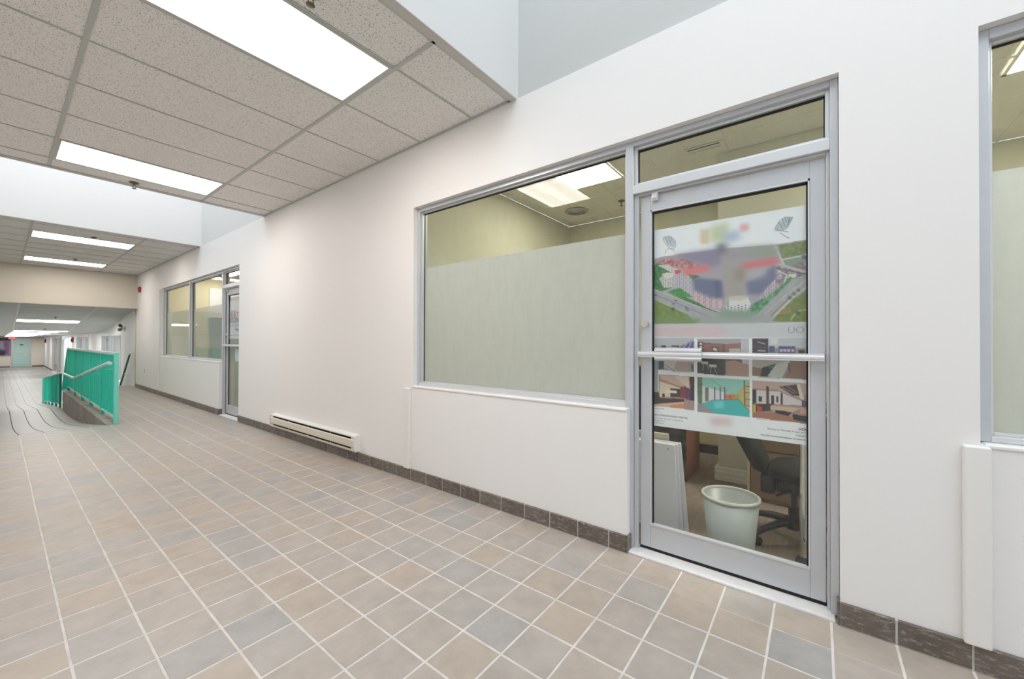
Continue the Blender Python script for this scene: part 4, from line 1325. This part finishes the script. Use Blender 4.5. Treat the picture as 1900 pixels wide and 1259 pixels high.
text('lettering', 'EXIT', 'paper', ex, Matrix.Translation((-1.605, 47.970, 1.37)) @ Matrix.Rotation(R(90), 4, 'X'), 0.16, 'CENTER', None, 0.004)
gs = tag(empty('exit_sign', (0.08, 34.0, 1.4)), 'pale green exit sign above the daylit glass doors of the lower hall', 'sign')
box('face', 'green_sign', (-0.02, 0.18, 33.98, 34.02, 1.30, 1.50), gs)
al2 = tag(empty('fire_alarm', (0.07, 30.0, 1.2)), 'red fire alarm on the white wall of the lower hall above the teal railing', 'alarm')
box('body', 'red', (0.03, XR, 29.85, 30.15, 1.15, 1.40), al2, 0.01)
box('sounder', 'red', (0.0, 0.03, 29.92, 30.08, 1.20, 1.32), al2, 0.01)
al3 = tag(empty('fire_alarm', (0.07, 48.6, 1.2)), 'dark red fire alarm in the far corner by the cream end wall', 'alarm')
box('body', 'red', (0.03, XR, 48.4, 48.8, 1.05, 1.36), al3, 0.01)
box('sounder', 'red', (0.0, 0.03, 48.5, 48.7, 1.12, 1.28), al3, 0.01)
pf = tag(empty('wall_picture', (-2.6, END - .03, 0.7)), 'wide dark framed lilac and blue picture on the end wall left of the teal door', 'picture')
box('frame', 'gasket', (-3.70, -1.62, END - .04, END - .002, 0.0, 1.44), pf)
ops = [['p', [(0, 0), (2040, 0), (2040, 210), (0, 210)], (58, 34, 40), 0], ['n', [(0, 210), (2040, 210), (2040, 1400), (0, 1400)], (176, 168, 190), (150, 150, 178), 260],
       ['p', [(1700, 260), (2000, 240), (2000, 1300), (1780, 1300)], (134, 92, 132), 20], ['p', [(300, 700), (1400, 760), (1850, 1000), (1700, 1200), (300, 1100)], (92, 88, 132), 20],
       ['p', [(0, 900), (1250, 950), (1300, 1300), (0, 1350)], (196, 176, 190), 20], ['p', [(1250, 1050), (1830, 980), (1780, 1350), (1300, 1350)], (54, 44, 60), 14],
       ['p', [(0, 1060), (1200, 1080), (1150, 1130), (0, 1120)], (96, 60, 84), 8]]
print_sheet('picture_print', paint(2040, 1400, 20.0, (170, 160, 180), ops), 20.0, lambda u, v: (-3.68 + u / 1000, END - .0405, 1.42 - v / 1000), pf)

# ------------------------------------------------------------------ office behind the near storefront
OZ = 2.93
OX0, OX1, OY0, OY1 = 0.121, 2.90, -3.6, 2.885
struct(box('wall_office', 'office_wall', (OX1, OX1 + .05, OY0, OY1, 0, OZ)))
struct(box('wall_office', 'office_wall', (OX0, OX1 + .05, OY1, OY1 + .05, 0, OZ)))
struct(box('wall_office', 'office_wall', (OX0, OX1 + .05, OY0 - .05, OY0, 0, OZ)))
struct(box('floor_office', 'office_floor', (OX0 + .008, OX1, OY0, OY1, -0.05, 0.0)))
oc_ = struct(box('ceiling_office', 'office_ceiling', (OX0, OX1, OY0, OY1, OZ + .004, OZ + .03)))
for k in range(-11, 10):
    yk = 0.928 - 0.3066 * k - 0.0
    if OY0 < yk < OY1 - .05:
        box('cross_tee', 'office_ceiling', (OX0, OX1, yk - .012, yk + .012, OZ - .001, OZ + .004), oc_)
for xk in (0.80, 1.42, 2.03, 2.65):
    box('main_tee', 'office_ceiling', (xk - .012, xk + .012, OY0, OY1, OZ - .0015, OZ + .004), oc_)
jut = struct(box('wall_office', 'office_wall', (1.72, OX1, -0.45, 0.70, 0, OZ)))
struct(MB().prism([(1.72, 0.0), (1.690, 0.0), (1.692, 0.03), (1.700, 0.035), (1.702, 0.07), (1.708, 0.078), (1.710, 0.105), (1.72, 0.115)], 'Y', -0.45, 0.725)
       .build('baseboard_office', 'moulding'))
struct(box('baseboard_office', 'moulding', (1.72, OX1, 0.70, 0.725, 0, 0.11)))


def office_light(x0, x1, y0, y1, label):
    t = tag(empty('ceiling_light', ((x0 + x1) / 2, (y0 + y1) / 2, OZ)), label, 'ceiling light')
    f = MB()
    for b in [(x0, x1, y0, y0 + .02), (x0, x1, y1 - .02, y1), (x0, x0 + .02, y0, y1), (x1 - .02, x1, y0, y1)]:
        f.box(b[0], b[1], b[2], b[3], OZ - .006, OZ - .001)
    f.build('frame', 'white_metal', t)
    box('diffuser', 'office_lamp', (x0 + .018, x1 - .018, y0 + .018, y1 - .018, OZ - .004, OZ - .001), t)


office_light(1.235, 1.675, 1.565, 2.145, 'square ceiling light glowing behind the big window beside the near door')
office_light(0.75, 1.65, -1.56, -0.94, 'ceiling light glowing behind the window at the right edge')
dif = tag(empty('ceiling_diffuser', (2.32, 2.46, OZ)), 'round grey air diffuser on the ceiling behind the big window', 'air vent')
MB().lathe([(0.14, -0.002), (0.15, -0.008), (0.13, -0.016)], (2.32, 2.46, OZ), 32).build('outer_ring', 'rail', dif)
for k, r0 in enumerate((0.115, 0.085, 0.055)):
    MB().lathe([(r0, -0.004), (r0 + .012, -0.012), (r0 - .004, -0.020)], (2.32, 2.46, OZ), 28).build('cone_ring', 'rail', dif)
MB().lathe([(0.0, -0.02), (0.03, -0.018), (0.035, -0.008)], (2.32, 2.46, OZ), 20).build('centre_cap', 'rail', dif)
sprinkler((2.31, 1.85, OZ - .001), 'sprinkler head on the office ceiling behind the big window')
vt = tag(empty('ceiling_vent', (1.53, .78, OZ)), 'slotted ceiling vent behind the transom over the near door', 'air vent')
box('frame', 'office_ceiling', (1.45, 1.62, 0.625, 0.925, OZ - .004, OZ - .001), vt)
for k in range(2):
    box('slot', 'dark' if k == 0 else 'rail', (1.475 + .06 * k, 1.49 + .06 * k, 0.645, 0.905, OZ - .006, OZ - .003), vt)

# waste bin
bn = tag(empty('waste_bin', (0.355, 0.40, 0)), 'pale grey green plastic waste bin on the office floor behind the door glass', 'bin')
MB().lathe([(0.0, 0.006), (0.108, 0.006), (0.112, 0.0), (0.116, 0.01), (0.146, 0.338), (0.140, 0.338), (0.111, 0.014), (0.0, 0.012)], (0.355, 0.395, 0), 40).build('body', 'binmat', bn)
MB().lathe([(0.139, 0.330), (0.139, 0.342), (0.146, 0.347), (0.153, 0.342), (0.153, 0.330), (0.146, 0.328)], (0.355, 0.395, 0), 40).build('rim', 'bin_rim', bn)

# stanchion
sc_ = tag(empty('stanchion_post', (0.460, 0.050, 0)), 'chrome post with a black foot standing behind the right edge of the door glass', 'post')
MB().tube([(0.460, 0.050, 0.045), (0.460, 0.050, 1.0)], 0.024, 24).build('tube', 'chrome', sc_)
MB().lathe([(0.0, 0.0), (0.042, 0.0), (0.044, 0.02), (0.040, 0.035), (0.032, 0.05), (0.025, 0.055)], (0.460, 0.050, 0), 28).build('foot', 'black', sc_)
MB().lathe([(0.026, 0.98), (0.028, 1.0), (0.022, 1.02), (0.0, 1.025)], (0.460, 0.050, 0), 20).build('cap', 'chrome', sc_)

# white boards leaning against the inside of the window wall
for k, (xb, xt, y0, y2, y1, hgt, m, lab) in enumerate([
        (0.420, 0.385, 0.700, 0.715, 1.33, 0.569, 'board', 'front white foam board with a nail hole standing behind the left door stile'),
        (0.445, 0.405, 0.680, 0.702, 1.30, 0.571, 'board', 'second white board, showing only its edge behind the front board'),
        (0.475, 0.425, 0.652, 0.688, 1.25, 0.577, 'board', 'third white board, its pale edge showing on the right of the stack'),
        (0.500, 0.445, 0.745, 0.770, 1.28, 0.620, 'board_edge', 'cream edged board standing tallest at the back of the leaning stack')]):
    t = 0.016
    v = MB().add([(xb, y0, 0), (xb + t, y0, 0), (xb + t, y1, 0), (xb, y1, 0), (xt, y2, hgt), (xt + t, y2, hgt + .004), (xt + t, y1, hgt + .004), (xt, y1, hgt)],
                 [(0, 3, 2, 1), (4, 5, 6, 7), (0, 1, 5, 4), (1, 2, 6, 5), (2, 3, 7, 6), (3, 0, 4, 7)])
    root = v.build('foam_board', m, None, 0.002)
    tag(root, lab, 'board', 'boards leaning inside the office')
    if k == 0:
        xx = xt + (xb - xt) * .07
        MB().tube([(xx - .003, 0.755, hgt * .95), (xx + .002, 0.755, hgt * .95)], 0.0035, 8).build('nail_hole', 'dark', root)

# display box with printed sides
dsp = tag(empty('display_stand', (1.65, 1.1, 0)), 'rust red patterned display box with a dark colourful front, behind the boards', 'display')
box('body', 'rust', (1.45, 1.95, 0.905, 1.45, 0.0, 1.0), dsp)
ops = [['n', [(0, 0), (545, 0), (545, 1000), (0, 1000)], (40, 52, 52), (74, 84, 92), 70], ['n', [(0, 0), (60, 0), (60, 1000), (0, 1000)], (96, 86, 60), (110, 60, 56), 40],
       ['n', [(440, 0), (545, 0), (545, 520), (440, 520)], (96, 100, 40), (140, 132, 66), 50]]
for q in range(10):
    x0 = 90 + q * 38
    ops.append(['p', [(x0, 40), (x0 + 12, 40), (x0 + 12, 330 + 20 * (q % 3)), (x0, 330)], [(90, 110, 130), (60, 60, 90), (110, 100, 60)][q % 3], 2])
print_sheet('front_print', paint(545, 990, 8.0, (50, 58, 58), ops), 8.0, lambda u, v: (1.449, 1.45 - u / 1000, 0.995 - v / 1000), dsp)
cb_ = tag(empty('cream_cabinet', (2.6, 1.1, 0)), 'cream cabinet with a dark toe gap against the office back wall', 'cabinet')
box('carcass', 'cream_cab', (2.52, 2.895, 0.735, 1.38, 0.10, 0.92), cb_, 0.004)
box('plinth', 'dark', (2.56, 2.89, 0.76, 1.36, 0.0, 0.10), cb_)
for k in range(2):
    box('door', 'cream_cab', (2.505, 2.52, 0.74 + .32 * k, 1.05 + .32 * k, 0.115, 0.905), cb_, 0.003)
fc = tag(empty('filing_cabinet', (1.5, 0, 0)), 'brown laminate filing cabinet standing behind the black office chair', 'cabinet')
box('carcass', 'brown_wood', (1.36, 1.685, -0.44, 0.43, 0.0, 0.76), fc, 0.003)
box('side_edge', 'cream_cab', (1.352, 1.36, 0.412, 0.43, 0.0, 0.76), fc)
for z0, z1 in ((0.03, 0.385), (0.40, 0.74)):
    d_ = box('drawer', 'brown_wood', (1.345, 1.36, -0.42, 0.405, z0, z1), fc, 0.003)
    box('handle', 'moulding', (1.328, 1.345, -0.10, 0.10, z1 - .035, z1 - .025), d_)

# office chair seen from its side
ch = tag(empty('office_chair', (0.70, 0.10, 0)), 'black office chair with a tilted backrest and star base behind the door glass', 'chair')
hx, hy = 0.78, 0.11


def cushion(name, center, size, rot, parent, m, exp=0.34):
    bm = bmesh.new()
    bmesh.ops.create_cube(bm, size=1)
    bmesh.ops.subdivide_edges(bm, edges=bm.edges, cuts=7, use_grid_fill=True)
    for v in bm.verts:
        p = v.co * 2
        q = []
        L = max(1e-6, (abs(p.x) ** 3.2 + abs(p.y) ** 3.2 + abs(p.z) ** 3.2) ** (1 / 3.2))
        mx_ = max(abs(p.x), abs(p.y), abs(p.z))
        s = mx_ / L
        v.co = Vector((p.x * s * size[0] / 2, p.y * s * size[1] / 2, p.z * s * size[2] / 2))
    me = bpy.data.meshes.new(name)
    bm.to_mesh(me)
    bm.free()
    for p in me.polygons:
        p.use_smooth = True
    me.materials.append(MT[m])
    o = bpy.data.objects.new(name, me)
    COL.objects.link(o)
    o.matrix_world = Matrix.Translation(center) @ rot.to_4x4()
    o.parent = parent
    o.matrix_parent_inverse = parent.matrix_world.inverted()
    return o


st_ = cushion('seat', (0.775, 0.015, 0.445), (0.44, 0.46, 0.10), Matrix.Rotation(R(-4), 3, 'X'), ch, 'fabric')
MB().box(0.60, 0.94, -0.12, 0.16, 0.375, 0.40).build('seat_pan', 'black', ch, 0.01)
# backrest: narrow rounded foot widening upward, leaning back
prof = []
n = 16
bk = MB()
vs, fs = [], []
rows_ = 12
for i in range(rows_ + 1):
    t = i / rows_
    wdt = 0.085 + 0.145 * min(1, (t * 2.2) ** 0.7) if i else 0.04
    if i == rows_:
        wdt *= 0.75
    cy_ = 0.262 + 0.24 * t ** 1.0
    cz_ = 0.395 + 0.56 * t
    th = 0.045 if 0 < i < rows_ else 0.015
    for k in range(n):
        a = 2 * math.pi * k / n
        ca, sa = math.cos(a), math.sin(a)
        vs.append((0.78 + wdt * math.copysign(abs(ca) ** .6, ca), cy_ + th * math.copysign(abs(sa) ** .7, sa) * .9, cz_ - th * math.copysign(abs(sa) ** .7, sa) * .4))
for i in range(rows_):
    for k in range(n):
        a = i * n + k
        b = i * n + (k + 1) % n
        fs.append((a, b, b + n, a + n))
fs += [tuple(range(n)), tuple(reversed(range(rows_ * n, rows_ * n + n)))]
bk.add(vs, fs, True).build('backrest', 'fabric', ch)
MB().tube([(0.78, 0.05, 0.33), (0.78, 0.20, 0.31), (0.78, 0.262, 0.34), (0.78, 0.285, 0.45)], [0.03, 0.03, 0.034, 0.03], 10).build('back_bar', 'black', ch)
MB().box(0.735, 0.825, 0.205, 0.285, 0.27, 0.385).build('back_bracket', 'black', ch, 0.012)
MB().box(0.70, 0.86, -0.02, 0.20, 0.30, 0.375).build('tilt_mechanism', 'black', ch, 0.015)
MB().tube([(0.72, 0.11, 0.325), (0.64, 0.19, 0.30)], 0.008, 8).build('lever', 'black', ch)
MB().tube([(hx, hy, 0.10), (hx, hy, 0.20)], 0.03, 14).tube([(hx, hy, 0.20), (hx, hy, 0.31)], 0.018, 12).build('gas_column', 'black', ch)
MB().tube([(hx, hy, 0.075), (hx, hy, 0.135)], 0.045, 16).build('hub', 'black', ch)
for k in range(5):
    a = R(137 + 72 * k)
    dx, dy = math.cos(a), math.sin(a)
    L = 0.27
    lg = MB().tube([(hx + dx * .03, hy + dy * .03, 0.115), (hx + dx * .12, hy + dy * .12, 0.108), (hx + dx * .22, hy + dy * .22, 0.086), (hx + dx * L, hy + dy * L, 0.060)],
                   [0.024, 0.023, 0.019, 0.015], 10)
    lo = lg.build('leg', 'black', ch)
    cx_, cy_ = hx + dx * L, hy + dy * L
    cs = MB().tube([(cx_, cy_, 0.045), (cx_, cy_, 0.07)], 0.008, 8)
    for s in (-1, 1):
        px, py = -dy * s * .014, dx * s * .014
        cs.tube([(cx_ + px * .5, cy_ + py * .5, 0.026), (cx_ + px * 1.9, cy_ + py * 1.9, 0.026)], 0.026, 16)
    cs.build('caster', 'black', lo)

# ------------------------------------------------------------------ office behind the farther storefront
B0, B1, BX = 6.5, 12.6, 3.2
struct(box('wall_shop', 'yellow_wall', (BX, BX + .05, B0, B1, 0, OZ)))
struct(box('wall_shop', 'yellow_wall', (0.121, BX, B1, B1 + .05, 0, OZ)))
struct(box('wall_shop', 'yellow_wall', (0.121, BX, B0 - .05, B0, 0, OZ)))
struct(box('floor_shop', 'office_floor', (0.129, BX, B0, B1, -.05, 0)))
struct(box('ceiling_shop', 'office_ceiling', (0.121, BX, B0, B1, OZ, OZ + .03)))
t = tag(empty('ceiling_light', (1.2, 11.6, OZ)), 'warm ceiling light seen through the farther shop window', 'ceiling light')
box('frame', 'white_metal', (0.8, 1.5, 10.9, 12.2, OZ - .006, OZ - .001), t)
box('diffuser', 'shop_window_lamp', (0.82, 1.48, 10.92, 12.18, OZ - .009, OZ - .006), t)
bd = tag(empty('notice_board', (1.5, B1 - .02, 1.7)), 'white board above a blue panel on the farther shop wall', 'board')
box('white_sheet', 'paper', (1.12, 2.2, B1 - .03, B1 - .004, 1.85, 2.62), bd)
box('blue_panel', plain('blue panel', (0.20, 0.29, 0.33, 1), 0.5, noise=0.3, nscale=3), (1.12, 2.2, B1 - .03, B1 - .004, 0.75, 1.80), bd)
sheet('frosted_film', 'film_clear', 0.1125, eg0 + .004, eg1 - .004, 0.17, 1.95, leaf2)
sg = tag(sheet('door_sign', 'paper', 0.1115, 7.005 + .03, 7.79, 1.268, 1.898), 'white sign with red characters on the glass door of the farther shop', 'sign')
for body, y, z, sz, m, bo in [('\u88d5\u5bcc\u5927', 7.735, 1.622, 0.135, 'red_ink', 0.0), ('GOLDEN', 7.775, 1.535, 0.105, 'blue_ink', 0.001), ('RUN BUSINESS', 7.74, 1.462, 0.07, 'grey_vinyl', 0.0),
                          ('Realty', 7.50, 1.40, 0.06, 'blue_ink', 0.0)]:
    text('lettering', body, m, sg, facing_wall(0.1108, y, z), sz, 'LEFT', None, bo)
g = MB()
for k in range(9):
    g.add([(0.1108, 7.74 - k * .06, 1.315), (0.1108, 7.70 - k * .06, 1.315), (0.1108, 7.70 - k * .06, 1.335), (0.1108, 7.74 - k * .06, 1.335)], [(0, 1, 2, 3)])
g.build('fine_print', 'grey_vinyl', sg)
lw_ = tag(sheet('door_notice', 'paper', 0.1113, 7.04, 7.50, 0.90, 1.10), 'small white notice under the push bar of the farther shop door', 'notice')
